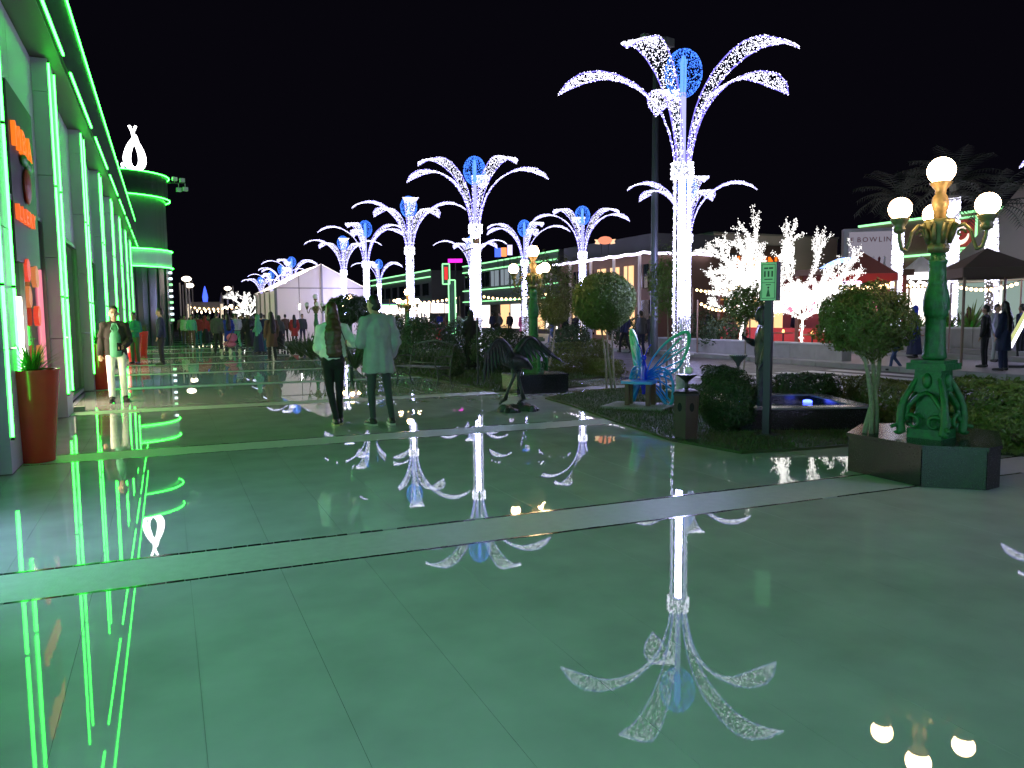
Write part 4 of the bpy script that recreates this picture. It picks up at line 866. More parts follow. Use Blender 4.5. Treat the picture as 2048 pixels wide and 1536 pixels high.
p = dp(1210, 44); t = thing('oval_sign', 'salmon lit oval sign with a scrolled ribbon above the restaurant roof', 'sign', (*p, hz(482, 44, 1210)), R(-30))
m = MB(); m.plate([(0.40*math.cos(q), 0.22*math.sin(q)) for q in [2*math.pi*i/28 for i in range(28)]], 0.12, (Vector((0, 0, 0)), Vector((1, 0, 0)), Vector((0, 0, 1)), Vector((0, -1, 0)))); m.build('oval_panel', lightmat('oval_salmon', (1.0, 0.30, 0.16), 1.15), t)
for s_ in (-1, 1): m = MB(); m.plate([(0.30*s_, -0.16), (0.58*s_, -0.12), (0.52*s_, 0.0), (0.60*s_, 0.12), (0.34*s_, 0.10)], 0.08, (Vector((0, 0.02, -0.06)), Vector((1, 0, 0)), Vector((0, 0, 1)), Vector((0, -1, 0)))); m.build('ribbon_end', lightmat('ribbon', (1.0, 0.62, 0.35), 1.4), t)
for s_ in (-1, 1): boxpart((0.2*s_, 0.1, -0.45), (0.05, 0.05, 0.7), 'bracket', DARK, t)
# --- big beige block with orange letters
t = thing('beige_block', 'large windowless beige block with orange lit letters on its right face', 'building', (30.2, 37.7, 0))
boxpart((5, 4.5, 3.15), (10, 9, 6.3), 'wall', BEIGE, t); boxpart((5, 4.5, 6.35), (10.15, 9.15, 0.10), 'coping', mat('coping_grey', (0.3, 0.28, 0.26), 0.7), t); boxpart((-0.02, 2.6, 4.6), (0.06, 0.9, 1.1), 'window', GLASS_DARK, t)
boxpart((3.0, -0.05, 4.6), (5.6, 0.08, 2.2), 'sign_band', mat('sign_band', (0.10, 0.07, 0.06), 0.6), t)
letters("DUNKIN'", 1.0, 0.10, lightmat('dk_orange', (1.0, 0.16, 0.01), 1.7), t, Vector((0.3, -0.18, 4.3)), Vector((1, 0, 0)), Vector((0, 0, 1)))
for i in range(4): boxpart((1.2+i*2.2, -0.03, 1.4), (1.6, 0.08, 2.2), 'shop_window', WINLIT, t)
# --- billboard
p = dp(1732, 40); zb = hz(562, 40, 1732); t = thing('billboard', 'pale bowling billboard with a dark figure and skittles, leaning on a box tower', 'billboard', (*p, 0), R(-36))
bw, bh_ = 2.25, hz(458, 40, 1732)-zb
boxpart((0, 0.35, (zb+bh_)/2), (bw+0.1, 0.6, zb+bh_), 'tower_box', mat('board_grey', (0.45, 0.45, 0.47), 0.6), t)
fc = boxpart((0.10, 0.03, zb+bh_/2-0.05), (bw-0.2, 0.03, bh_-0.25), 'poster', lightmat('poster_face', (0.55, 0.50, 0.62), 0.42), t)
INKR = mat('poster_maroon', (0.20, 0.03, 0.05), 0.6); INKB = mat('poster_blue', (0.06, 0.10, 0.40), 0.6); INKW = mat('poster_white', (0.75, 0.72, 0.78), 0.6)
letters('BOWLING', 0.36, 0.012, INKR, fc, Vector((-0.55, 0.005, zb+bh_-0.70)), Vector((1, 0, 0)), Vector((0, 0, 1)))
letters('E', 0.34, 0.012, INKR, fc, Vector((-0.86, 0.005, zb+bh_-0.70)), Vector((1, 0, 0)), Vector((0, 0, 1)))
def fig(name, m, poly): q = MB(); q.plate(poly, 0.012, (Vector((0, 0.004, zb)), Vector((1, 0, 0)), Vector((0, 0, 1)), Vector((0, -1, 0)))); q.build(name, m, fc)
fig('printed_figure', INKR, [(-0.98, 0.1), (-0.45, 0.1), (-0.50, 0.7), (-0.58, 1.05), (-0.72, 1.15), (-0.86, 1.05), (-0.93, 0.7)])
fig('printed_face', mat('poster_skin', (0.5, 0.22, 0.15), 0.6), [(-0.80, 0.75), (-0.64, 0.75), (-0.62, 0.92), (-0.72, 1.0), (-0.82, 0.92)])
for i, x in enumerate((0.0, 0.25, 0.55, 0.8)): fig('printed_skittle', INKW if i % 2 else INKR, [(x-0.07, 0.3), (x+0.07, 0.3), (x+0.10, 0.6), (x+0.04, 0.95), (x+0.07, 1.15), (x, 1.25), (x-0.07, 1.15), (x-0.04, 0.95), (x-0.10, 0.6)])
fig('printed_ball', INKB, [(0.08+0.20*math.cos(q), 0.36+0.20*math.sin(q)) for q in [2*math.pi*i/18 for i in range(18)]])
# --- building with green neon and a square sign
t = thing('neon_trim_building', 'brown shop building with green neon trim and a red square sign behind the near lamp', 'building', (38.0, 27, 0))
boxpart((5, 0, 3.3), (10, 14, 6.6), 'wall', mat('brown_shop', (0.30, 0.20, 0.16), 0.75, var=0.1), t)
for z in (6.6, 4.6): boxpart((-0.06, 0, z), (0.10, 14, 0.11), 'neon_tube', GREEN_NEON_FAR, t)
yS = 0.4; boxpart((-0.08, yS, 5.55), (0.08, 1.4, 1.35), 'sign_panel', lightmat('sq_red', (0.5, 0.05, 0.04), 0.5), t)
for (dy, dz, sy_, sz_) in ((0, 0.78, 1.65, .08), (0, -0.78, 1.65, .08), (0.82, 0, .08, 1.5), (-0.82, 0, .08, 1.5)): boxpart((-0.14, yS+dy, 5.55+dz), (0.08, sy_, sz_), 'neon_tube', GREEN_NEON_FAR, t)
m = MB(); m.tube([(-0.16, yS+0.42*math.cos(q), 5.5+0.42*math.sin(q)) for q in [math.pi+i*math.pi/12 for i in range(13)]], [0.03+0.09*math.sin(i*math.pi/12) for i in range(13)], 6); m.ball((-0.16, yS, 5.85), (0.05, 0.36, 0.17)); m.build('sign_emblem', lightmat('sq_cream', (1.0, 0.75, 0.62), 1.6), t)
for i in range(6): boxpart((-0.02, -5.5+i*2.2, 1.6), (0.08, 1.8, 2.4), 'shop_window', SHOPW, t)
# --- beige fabric tent at the right edge
p = dp(2170, 36); t = thing('fabric_pavilion', 'huge beige peaked fabric pavilion beyond the canopies', 'pavilion', (*p, 0))
m = MB(); m.lathe([(6.6, 3.0), (6.3, 3.3), (5.0, 4.6), (3.6, 6.3), (2.2, 8.2), (1.0, 9.6), (0.3, 10.4)], 20); m.build('canopy', mat('tent_beige', (0.72, 0.60, 0.52), 0.7, var=0.06, vscale=0.6), t, smooth=True)
for i in range(14):
    a = 2*math.pi*i/14; MB().tube([(6.3*math.cos(a), 6.3*math.sin(a), 0), (6.3*math.cos(a), 6.3*math.sin(a), 3.1)], 0.08, 8).build('post', mat('post_white', (0.7, 0.7, 0.7), 0.5), t)
    a2 = a+math.pi/14; boxpart((6.0*math.cos(a2), 6.0*math.sin(a2), 1.45), (0.05, 2.55, 2.7), 'glass_wall', lightmat('pav_glass', (0.45, 0.62, 0.55), 0.55), t, a2)
# ================================================================== CANOPIES AND TERRACE
def canopy(px, D, yeave, yapex, wpx, roofm, valm, label, lamps=None, rot=-34):
    p = dp(px, D); ze, za = hz(yeave, D, px), hz(yapex, D, px); hw = wpx*D/1540/2*0.80
    t = thing('canopy', label, 'canopy', (*p, 0), R(rot), 'square peaked canopies')
    vs = [(-hw, -hw, ze), (hw, -hw, ze), (hw, hw, ze), (-hw, hw, ze), (0, 0, za)]; m = MB()
    m.add(vs, [(0, 1, 4), (1, 2, 4), (2, 3, 4), (3, 0, 4), (3, 2, 1, 0)]); m.build('roof', roofm, t)
    for (c, d) in (((0, -hw, ze-0.14), (2*hw, 0.02, 0.27)), ((0, hw, ze-0.14), (2*hw, 0.02, 0.27)), ((-hw, 0, ze-0.14), (0.02, 2*hw-0.03, 0.27)), ((hw, 0, ze-0.14), (0.02, 2*hw-0.03, 0.27))): MB().box(c, d).build('valance', valm, t)
    for sx in (-1, 1):
        for sy in (-1, 1): MB().tube([(sx*(hw-0.06), sy*(hw-0.06), 0), (sx*(hw-0.06), sy*(hw-0.06), ze)], 0.04, 8).build('post', mat('canopy_post', (0.2, 0.13, 0.09), 0.6), t)
    if lamps:
        for i in range(10):
            x = -hw+0.1+i*(2*hw-0.2)/9; MB().ball((x, -hw+0.05+(0.12 if i % 2 else 0), ze-0.42-0.06*(i % 3)), 0.075, 8, 6).build('bulb', lamps, t)
    return t
REDC = mat('canvas_red', (0.42, 0.03, 0.03), 0.7, transl=0.3); BRC = mat('canvas_brown', (0.17, 0.10, 0.07), 0.8); WHC = mat('canvas_white', (0.8, 0.8, 0.8), 0.7, transl=0.4)
WB = lightmat('canopy_bulb', (1.0, 0.72, 0.36), 6)
canopy(1718, 30, 550, 503, 135, mat('canvas_rust', (0.22, 0.06, 0.04), 0.8), REDC, 'rust red peaked canopy with a row of warm bulbs under its red valance', WB)
canopy(1838, 34, 546, 512, 80, WHC, lightmat('valance_white_lit', (1.0, 0.95, 0.95), 2.2), 'small bright white canopy behind the near lamp column', lightmat('white_bulb', (1, .95, .9), 8))
canopy(1968, 22, 538, 497, 165, BRC, mat('canvas_brown_edge', (0.10, 0.06, 0.05), 0.8), 'dark brown peaked canopy at the crossing')
# red lit cafe front
t = thing('red_cafe', 'open cafe front glowing red behind the white branching trees', 'building', (24.4, 26.5, 0))
boxpart((2.4, 0.3, 3.2), (4.6, 7.4, 0.25), 'roof', BROWN, t); boxpart((4.4, 0.3, 1.55), (0.2, 7.0, 3.1), 'back_wall', mat('cafe_red_wall', (0.35, 0.07, 0.06), 0.7), t)
for i in range(5): boxpart((0.25, -3.1+i*1.7, 1.55), (0.20, 0.20, 3.08), 'post', mat('cafe_post', (0.30, 0.12, 0.06), 0.6), t)
for i in range(4): boxpart((0.22, -2.25+i*1.7, 0.45), (0.06, 1.45, 0.85), 'red_counter', lightmat('cafe_counter', (1.0, 0.05, 0.04), 0.42), t); boxpart((3.9, -2.25+i*1.7, 2.0), (0.05, 1.2, 0.9), 'lit_sign', lightmat('cafe_pink', (1.0, 0.25, 0.40), 1.2), t)
boxpart((0.2, 0.3, 2.2), (0.05, 6.8, 0.06), 'yellow_rail', lightmat('cafe_yellow', (1.0, 0.45, 0.05), 0.6), t)
p = dp(1690, 31); t = thing('neon_heart_sign', 'white and violet glowing neon script sign under the red canopy', 'sign', (*p, hz(571, 31, 1690)), R(-30))
for k, (cx, cz, r_) in enumerate(((-0.35, 0, 0.22), (-0.1, 0.05, 0.2), (0.2, 0.0, 0.18), (0.42, 0.06, 0.15))): MB().tube([(cx+r_*math.cos(q), 0, cz+r_*0.75*math.sin(q)) for q in [i/14*5.6 for i in range(15)]], 0.045, 6).build('neon_loop', lightmat('neon_lilac', (0.9, 0.65, 1.0), 5), t)
boxpart((0, 0.1, 0), (1.5, 0.06, 0.8), 'backing', DARK, t)
p = dp(1668, 33); t = thing('blue_arch_sign', 'glowing blue arched sign left of the rust red canopy', 'sign', (*p, hz(530, 33, 1668)), R(-30))
MB().tube([(-0.6+i*0.13, 0, -0.22+0.42*math.sin(i/10*1.9)) for i in range(11)], 0.10, 8).build('arch_tube', lightmat('arch_blue', (0.25, 0.4, 1.0), 3), t); boxpart((0, 0.2, -1.0), (0.08, 0.08, 1.6), 'post', DARK, t)
# low walls and steps across the road
def lowwall(x0, y0, x1, y1, h, wdt, label, n=6):
    a, b = Vector((x0, y0, 0)), Vector((x1, y1, 0)); L = (b-a).length; ang = math.atan2(b.y-a.y, b.x-a.x); t = thing('low_wall', label, 'wall', tuple(a), ang, 'low grey walls across the road')
    for i in range(n): boxpart(((i+0.5)*L/n, 0, (h-0.05)/2), (L/n-0.012, wdt, h-0.05), 'wall_block', CONCRETE, t)
    boxpart((L/2, 0, h-0.025), (L+0.04, wdt+0.06, 0.05), 'coping', mat('coping_pale', (0.42, 0.42, 0.42), 0.5), t)
lowwall(19.3, 17.6, 19.3, 27.5, 0.55, 0.4, 'low grey wall along the far kerb below the white branching trees', 9)
lowwall(24.2, 15.6, 24.2, 21.5, 1.0, 0.5, 'grey planter wall holding the green lit shrubs', 5)
t = thing('steps', 'two pale steps in front of the grey planter wall', 'steps', (23.2, 14.2, 0)); boxpart((0.2, 3.4, 0.09), (0.9, 6.8, 0.15), 'step', CONCRETE, t); boxpart((0.45, 3.4, 0.24), (0.5, 6.8, 0.15), 'step', CONCRETE, t)
for i, (y, s) in enumerate(((16.6, 0.9), (17.6, 1.3), (18.5, 1.0), (19.6, 0.8))):
    t = thing('lit_shrub', ('low shrub lit green at the near end of the grey planter wall', 'tallest shrub lit green behind the grey planter wall', 'middle sized shrub lit green behind the grey planter wall', 'smallest shrub lit green at the far end of the grey planter wall')[i], 'shrub', (25.0, y, 0.75), 0, 'green lit shrubs'); blade_plant('leaves', t, 60, 0.9*s, 0.05, 1.0, LEAF, 0, random.Random(i)); boxpart((-0.55, 0, 0.05), (0.12, 0.20, 0.08), 'green_spotlight', lightmat('green_spot', (0.02, 1.0, 0.25), 26), t)
# slanted light frame at the right edge
p = gp(2046, 690); t = thing('slanted_light_frame', 'slanted frame of white and yellow green light bars on the far pavement', 'light frame', (*dp(2048, 20.5), 0), R(-40))
for (x, m_) in ((0.0, 'fr_white'), (-0.10, 'fr_yellow'), (0.35, 'fr_green')):
    c = {'fr_white': (0.95, 0.95, 1.0), 'fr_yellow': (0.75, 0.8, 0.3), 'fr_green': (0.35, 0.9, 0.25)}[m_]; sl = 1 if m_ != 'fr_green' else -0.35
    MB().tube([(x-0.28*sl, 0, 0.55 if sl > 0 else 0.25), (x+0.35*(sl if sl > 0 else 0.5), 0, 2.0)], 0.04, 6).build('light_bar', lightmat(m_, c, 3 if m_ == 'fr_white' else 0.9), t)
boxpart((0.1, 0.05, 0.04), (0.9, 0.4, 0.08), 'base', DARK, t)
# ================================================================== TENT
tf = 49.6; a, b = Vector((*dp(546, 49.3), 0)), Vector((*dp(758, 48.5), 0)); xw = 5.6
t = thing('marquee_tent', 'white gabled marquee glowing from lamps inside, with a green lit eave', 'tent', (a.x, tf, 0))
ZE, ZA, TL = 3.35, 4.85, 11.0
TW = mat('tent_white', (0.74, 0.70, 0.70), 0.6, transl=0.45); TFRAME = mat('tent_frame', (0.20, 0.19, 0.18), 0.5, metal=0.5)
nP = 4
for i in range(nP):       # gable panels
    x0, x1 = xw*i/nP+0.02, xw*(i+1)/nP-0.02
    zt = lambda x: ZE+(ZA-ZE)*(1-abs(x-xw/2)/(xw/2))
    m = MB(); pl = [(x0, 0.05), (x1, 0.05), (x1, zt(x1)), (x0, zt(x0))]
    m.plate(pl, 0.02, (Vector((0, 0, 0)), Vector((1, 0, 0)), Vector((0, 0, 1)), Vector((0, -1, 0)))); m.build('gable_panel', TW, t)
for s_, nm in ((0, 'roof_panel'), (1, 'roof_panel')):
    e = (0-0.25, ZE-0.10) if s_ == 0 else (xw+0.25, ZE-0.10); m = MB(); m.add([(e[0], -0.15, e[1]), (xw/2, -0.15, ZA+0.02), (xw/2, TL, ZA+0.02), (e[0], TL, e[1])], [(0, 1, 2, 3)]); m.build(nm, TW, t)
for i in range(4):
    m = MB(); m.plate([(0.03, 0.05), (TL/4-0.03, 0.05), (TL/4-0.03, ZE-0.12), (0.03, ZE-0.12)], 0.02, (Vector((0.0, TL*i/4, 0)), Vector((0, 1, 0)), Vector((0, 0, 1)), Vector((1, 0, 0)))); m.build('side_panel', TW, t)
    m = MB(); m.plate([(0.03, 0.05), (TL/4-0.03, 0.05), (TL/4-0.03, ZE-0.12), (0.03, ZE-0.12)], 0.02, (Vector((xw, TL*i/4, 0)), Vector((0, 1, 0)), Vector((0, 0, 1)), Vector((1, 0, 0)))); m.build('side_panel', TW, t)
for i in range(5): MB().box((-0.06, TL*i/4-0.02, ZE/2), (0.09, 0.09, ZE), 0).build('post', TFRAME, t)
for x in (0.0, xw/2, xw): MB().box((x, -0.08, (ZA if x == xw/2 else ZE)/2), (0.10, 0.08, ZA if x == xw/2 else ZE), 0).build('post', TFRAME, t)
MB().box((xw/2, -0.08, ZE), (xw, 0.06, 0.06)).build('tie_beam', TFRAME, t)
for (x, y, z, r_) in ((1.5, 0.9, 2.2, .16), (3.9, 0.8, 2.5, .18), (2.8, 2.6, 3.4, .2), (4.6, 2.5, 2.2, .2), (1.2, 4.5, 2.6, .2), (2.0, 8.0, 2.8, .22)):
    m = MB(); m.ball((x, y, z), r_, 12, 8); m.tube([(x, y, z+r_), (x, y, ZE+0.6)], 0.01, 4); m.build('hanging_lamp', lightmat('tent_lamp', (1.0, 0.84, 0.80), 520), t)
# ================================================================== FAR END OF THE WALKWAY
for i, (px, D, yt, on) in enumerate(((362, 80, 566, 0), (368, 90, 570, 0), (374, 70, 558, 1), (380, 80, 571, 1), (387, 95, 562, 0), (456, 95, 577, 1), (468, 90, 572, 0), (462, 140, 612, 1), (452, 140, 615, 1), (376, 120, 619, 1))):
    p = dp(px, D); z = hz(yt, D, px); t = thing('street_light', 'slim far pole with a lit white head beyond the tower' if on else 'slim bare far pole beyond the round tower', 'street light', (*p, 0), 0, 'far poles beyond the tower')
    MB().tube([(0, 0, 0), (0, 0, z)], 0.09, 6).build('pole', mat('far_pole', (0.35, 0.32, 0.28), 0.6), t)
    if on: MB().ball((0.1, 0, z), (0.42, 0.3, 0.24), 10, 6).build('lamp_head', lightmat('far_lamp', (1, 0.85, 0.65), 7), t)
p = dp(412, 105); t = thing('gateway', 'far lit gateway with white columns and a beam of small lights', 'gateway', (*p, 0), R(-5)); t.scale = (0.4, 0.4, 0.75)
for s_ in (-1, 1): boxpart((s_*5.2, 0, 2.3), (0.9, 0.9, 4.6), 'column', lightmat('gate_column', (1.0, 0.82, 0.6), 0.9), t); MB().lathe([(0.8, 4.6), (0.5, 5.6), (0.1, 6.6)], 8, c=(s_*5.2, 0, 0)).build('finial', mat('gate_stone', (0.5, 0.42, 0.32), 0.7), t)
boxpart((0, 0, 4.2), (9.4, 0.6, 1.5), 'beam', mat('gate_stone', (0.5, 0.42, 0.32), 0.7), t)
m = MB(); m.lathe([(0.7, 5.0), (0.9, 5.8), (0.5, 7.0), (0.1, 7.8)], 12); m.build('blue_finial', lightmat('gate_blue', (0.05, 0.1, 1.0), 2.5), t)
for i in range(7): MB().ball((-4+i*1.33, -0.5, 3.1+0.25*(i % 2)), 0.28, 8, 6).build('bulb', lightmat('gate_bulb', (1, 0.8, 0.55), 5), t)
for i, (px, D, wd) in enumerate(((838, 62, 2.2), (862, 66, 2.6), (888, 70, 2.4), (775, 75, 2.4))):
    p = dp(px, D); t = thing('market_stall', ('white lit market stall right behind the third lit column', 'white lit market stall left of the green outlined pylon sign', 'white lit market stall at the foot of the green outlined pylon sign', 'white lit market stall beyond the small distant lit column')[i], 'stall', (*p, 0), R(-24), 'lit stalls across the road')
    boxpart((0, 0, 2.75), (wd, 1.6, 0.10), 'awning', mat('awning_blue', (0.05, 0.07, 0.22), 0.7), t); boxpart((0, 0.7, 2.2), (wd-0.2, 0.08, 0.8), 'lit_panel', SHOPW, t); boxpart((0, -0.3, 0.5), (wd-0.2, 0.6, 1.0), 'counter', BROWN, t)
    for s_ in (-1, 1): MB().tube([(s_*(wd/2-0.08), -0.7, 0), (s_*(wd/2-0.08), -0.7, 2.7)], 0.04, 6).build('post', DARK, t)
for i, (px, D, h) in enumerate(((1145, 30, 1.0), (1260, 34, 1.2), (1400, 33, 1.4), (1450, 30, 1.2))):
    p = dp(px, D); t = thing('roadside_bush', ('dark bush at the far kerb behind the small crooked clipped tree', 'dark bush at the far kerb behind the large round clipped tree', 'dark bush at the far kerb right of the tallest lit column', 'dark bush at the far kerb under the left white branching tree')[i], 'shrub', (*p, 0), 0, 'dark bushes across the road'); m = MB(); leaf_cloud(m, (0, 0, h*0.6), (h*0.8, h*0.7, h*0.6), 1800, 0.07, random.Random(i), flat_bottom=0.02); m.build('foliage', LEAF_DARK, t); MB().tube([(0, 0, 0), (0, 0, h*0.5)], 0.04, 6).build('stem', BARK, t)
# ================================================================== PEOPLE
def caps(m, p0, p1, r0, r1, seg=12):
    p0, p1 = Vector(p0), Vector(p1); m.tube([p0, p0.lerp(p1, 0.33), p0.lerp(p1, 0.67), p1], [r0, r0+(r1-r0)*.33, r0+(r1-r0)*.67, r1], seg); m.ball(p0, r0, 12, 8); m.ball(p1, r1, 12, 8)
def J(**k):
    d = dict(hipL=(-.09, 0, .92), kneL=(-.095, .02, .50), ankL=(-.10, -.02, .085), toeL=(-.115, .13, .035), hipR=(.09, 0, .92), kneR=(.095, .02, .50), ankR=(.10, -.02, .085), toeR=(.115, .13, .035),
             shoL=(-.185, 0, 1.415), elbL=(-.235, -.03, 1.13), wriL=(-.225, .05, .89), hanL=(-.222, .09, .80), shoR=(.185, 0, 1.415), elbR=(.235, -.03, 1.13), wriR=(.225, .05, .89), hanR=(.222, .09, .80),
             neck=(0, -.01, 1.47), head=(0, .02, 1.635), chest=(0, 0, 1.26), belly=(0, .01, 1.05), yaw=0.0)
    d.update(k); return {a: (Vector(b) if isinstance(b, tuple) else b) for a, b in d.items()}
def hand(m, w, h, side, fine):
    d = (h-w).normalized(); s = d.cross(Vector((0, 1, 0))); s = (s if s.length > 0.2 else d.cross(Vector((1, 0, 0)))).normalized(); n = s.cross(d)
    c = w+d*0.055; m.ball(c, (0.034, 0.034, 0.042), 10, 8)
    if not fine: caps(m, c, w+d*0.15, 0.030, 0.018); return
    for i, (o, l) in enumerate(((-.027, .070), (-.009, .082), (.009, .078), (.026, .060))):
        b = c+d*0.035+s*o; k = b+d*l*.5+n*0.006; caps(m, b, k, .0105, .0100, 8); caps(m, k, k+(d*.8+n*.6).normalized()*l*.5, .0100, .0085, 8)
    b = c+s*0.030*side; k = b+(s*side*.7+d*.7).normalized()*0.04; caps(m, b, k, .013, .011, 8); caps(m, k, k+d*0.03, .011, .009, 8)
def body_parts(j, fem=False, fine=False):
    m = MB(); h = j['head']
    m.ball(h+Vector((0, 0, 0.02)), (.076, .092, .108), 16, 12); m.ball(h+Vector((0, .022, -.045)), (.058, .066, .068), 14, 10)
    q = Matrix.Rotation(j['yaw'], 3, 'Z'); m.ball(h+q@Vector((0, .098, -.012)), (.014, .022, .022), 8, 6); m.ball(h+q@Vector((0, .080, -.058)), (.026, .014, .010), 8, 6)
    for s in (-1, 1): m.ball(h+q@Vector((.079*s, -.005, -.005)), (.014, .022, .032), 8, 6)
    caps(m, j['neck'], h+Vector((0, -.01, -.06)), .055, .052)
    sw = .155 if not fem else .135
    m.ball(j['chest'], (sw, .105, .20), 16, 12); m.ball(j['belly'], (sw-.025, .098, .17), 16, 12); m.ball((j['hipL']+j['hipR'])/2+Vector((0, 0, .01)), (.155, .105, .12), 16, 12)
    for s in 'LR':
        caps(m, j['neck']+Vector((0, 0, -.03)), j['sho'+s], .05, .055); caps(m, j['sho'+s], j['elb'+s], .050, .040); caps(m, j['elb'+s], j['wri'+s], .039, .027); hand(m, j['wri'+s], j['han'+s], 1 if s == 'L' else -1, fine)
        caps(m, j['hip'+s], j['kne'+s], .070, .042); caps(m, j['kne'+s], j['ank'+s], .043, .032); caps(m, j['ank'+s]+Vector((0, 0, -.03)), j['toe'+s], .035, .028)
    return m
def top_part(j, loose=1.0, hem=.90, flare=1.0, sleeve=1.0, opening=False):
    m = MB(); g = .018*loose
    m.ball(j['chest']+Vector((0, 0, .01)), (.165+g, .115+g, .205), 18, 12); m.ball(j['belly'], (.145+g, .110+g, .18), 18, 12)
    hc = (j['hipL']+j['hipR'])/2; z = 1.08; n = 5
    o0 = len(m.v); pr = []
    for i in range(8):
        q = i/7; zz = 1.16+(hem-1.16)*q; f = 1+(flare-1)*q**1.5; pr.append(((.150+g)*f, zz))
    m.lathe(list(reversed(pr)), 36, flute=0.012+0.10*(flare-1), nfl=9)
    for i in range(o0, len(m.v)): v = m.v[i]; m.v[i] = (v[0]+hc.x, hc.y+v[1]*0.74, v[2])
    for s in 'LR':
        caps(m, j['neck']+Vector((0, -.005, -.015)), j['sho'+s], .056+g*.7, .058+g*.55); e = j['elb'+s]; caps(m, j['sho'+s], e, .058+g*.55, .048+g*.7)
        if sleeve > 0.5: caps(m, e, j['elb'+s].lerp(j['wri'+s], min(1, sleeve)*.96), .050+g, .038+g*.8)
    return m
def leg_part(j, slim=0.0, up=.96):
    m = MB(); hc = (j['hipL']+j['hipR'])/2; m.ball(hc+Vector((0, 0, .01)), (.170, .122, .13), 16, 10)
    for s in 'LR': caps(m, j['hip'+s], j['kne'+s], .090-slim*.4, .064-slim*.5); caps(m, j['kne'+s], j['ank'+s]+Vector((0, 0, .02)), .064-slim*.5, .056-slim)
    return m
def skirt_part(j, hem=.12, r1=.24, z0=1.0):
    m = MB(); pr = []
    for i in range(9): q = i/8; pr.append((.145+(r1-.145)*q**.8, z0+(hem-z0)*q))
    m.lathe([(r*1.0, z) for r, z in reversed(pr)], 24, flute=0.05, nfl=7); return m
def shoe(j, s):
    m = MB(); a, t = j['ank'+s], j['toe'+s]; d = (t-a); d.z = 0; d.normalize(); caps(m, a+Vector((0, 0, -.035))-d*.035, t+d*.03+Vector((0, 0, .005)), .046, .036); caps(m, a+Vector((0, 0, .0)), a+Vector((0, 0, -.03)), .046, .05); return m
def hair_part(j, kind):
    h = j['head']; m = MB(); b = Matrix.Rotation(j['yaw'], 3, 'Z')
    def e(c, r): m.ball(h+b@Vector(c), r, 14, 10)
    e((0, -.018, .055), (.084, .094, .094)); e((0, -.05, .0), (.078, .062, .085))
    if kind == 'long':
        for i in range(9): q = i/8; e((.01*math.sin(i), -.065-.085*min(1, q*2), -.02-.55*q), (.088+.036*min(1, q*2.2)-.006*q, .045, .08))
        for s in (-1, 1): e((.068*s, -.01, -.05), (.026, .05, .13))
    if kind == 'scarf': e((0, -.01, -.09), (.095, .10, .09)); e((0, .0, -.17), (.13, .11, .07)); e((0, -.01, .03), (.095, .098, .105))
    return m
LIB = {}; TMP = []
def arche(name, j, parts, vox=0.02):
    LIB[name] = {}
    for pn, mb in parts.items():
        v = vox*(0.8 if pn.startswith('shoe') or pn == 'hair' else 1)
        o = bpy.data.objects.new('tmp', mb.mesh('tmp', SOIL)); COL.objects.link(o)
        r = o.modifiers.new('r', 'REMESH'); r.mode = 'VOXEL'; r.voxel_size = v; r.use_smooth_shade = True
        s = o.modifiers.new('s', 'SMOOTH'); s.factor = 0.5; s.iterations = 3 if pn == 'body' else (7 if pn in ('top', 'skirt') else 5)
        TMP.append((name, pn, o))
    LIB[name]['_j'] = j
def std(name, j, top=None, legs=None, hair='short', fem=False, vox=.02, extra=None):
    P = {'body': body_parts(j, fem, vox < .015), 'top': top, 'trousers': legs, 'hair': hair_part(j, hair), 'shoe_l': shoe(j, 'L'), 'shoe_r': shoe(j, 'R')}
    P = {a: b for a, b in P.items() if b}; P.update(extra or {}); arche(name, j, P, vox)
# --- poses
jw = J(kneL=(-.10, .20, .54), ankL=(-.10, .26, .10), toeL=(-.11, .40, .07), kneR=(.09, -.02, .50), ankR=(.09, -.30, .14), toeR=(.10, -.18, .03), elbL=(-.23, -.12, 1.15), wriL=(-.24, -.06, .90), hanL=(-.24, -.02, .81), elbR=(.23, .04, 1.14), wriR=(.22, .22, .98), hanR=(.21, .29, .92))
std('walk', jw, top_part(jw), leg_part(jw))
js = J(ankL=(-.12, -.02, .085), toeL=(-.15, .12, .035), ankR=(.13, .0, .085), toeR=(.17, .13, .035))
std('stand', js, top_part(js, hem=.86), leg_part(js))
jc = J(elbL=(-.24, .02, 1.15), wriL=(-.02, .20, 1.16), hanL=(.06, .20, 1.18), elbR=(.24, .02, 1.15), wriR=(.03, .22, 1.12), hanR=(-.05, .22, 1.13))
std('crossed', jc, top_part(jc), leg_part(jc))
jp = J(elbR=(.23, .0, 1.14), wriR=(.13, .22, 1.22), hanR=(.10, .29, 1.28), head=(0, .045, 1.625), kneL=(-.10, .06, .5), ankL=(-.12, .05, .085), toeL=(-.15, .19, .035))
std('phone', jp, top_part(jp, hem=.84), leg_part(jp), hair='long', fem=True)
jd = J(elbL=(-.22, .0, 1.14), wriL=(-.12, .18, 1.02), hanL=(-.06, .22, 1.0), shoL=(-.165, 0, 1.40), shoR=(.165, 0, 1.40))
std('dress', jd, top_part(jd, hem=.80, flare=1.1), None, hair='scarf', fem=True, extra={'skirt': skirt_part(jd)})
std('coat', js, top_part(js, hem=.52, flare=1.15, loose=1.6), leg_part(js), hair='long', fem=True)
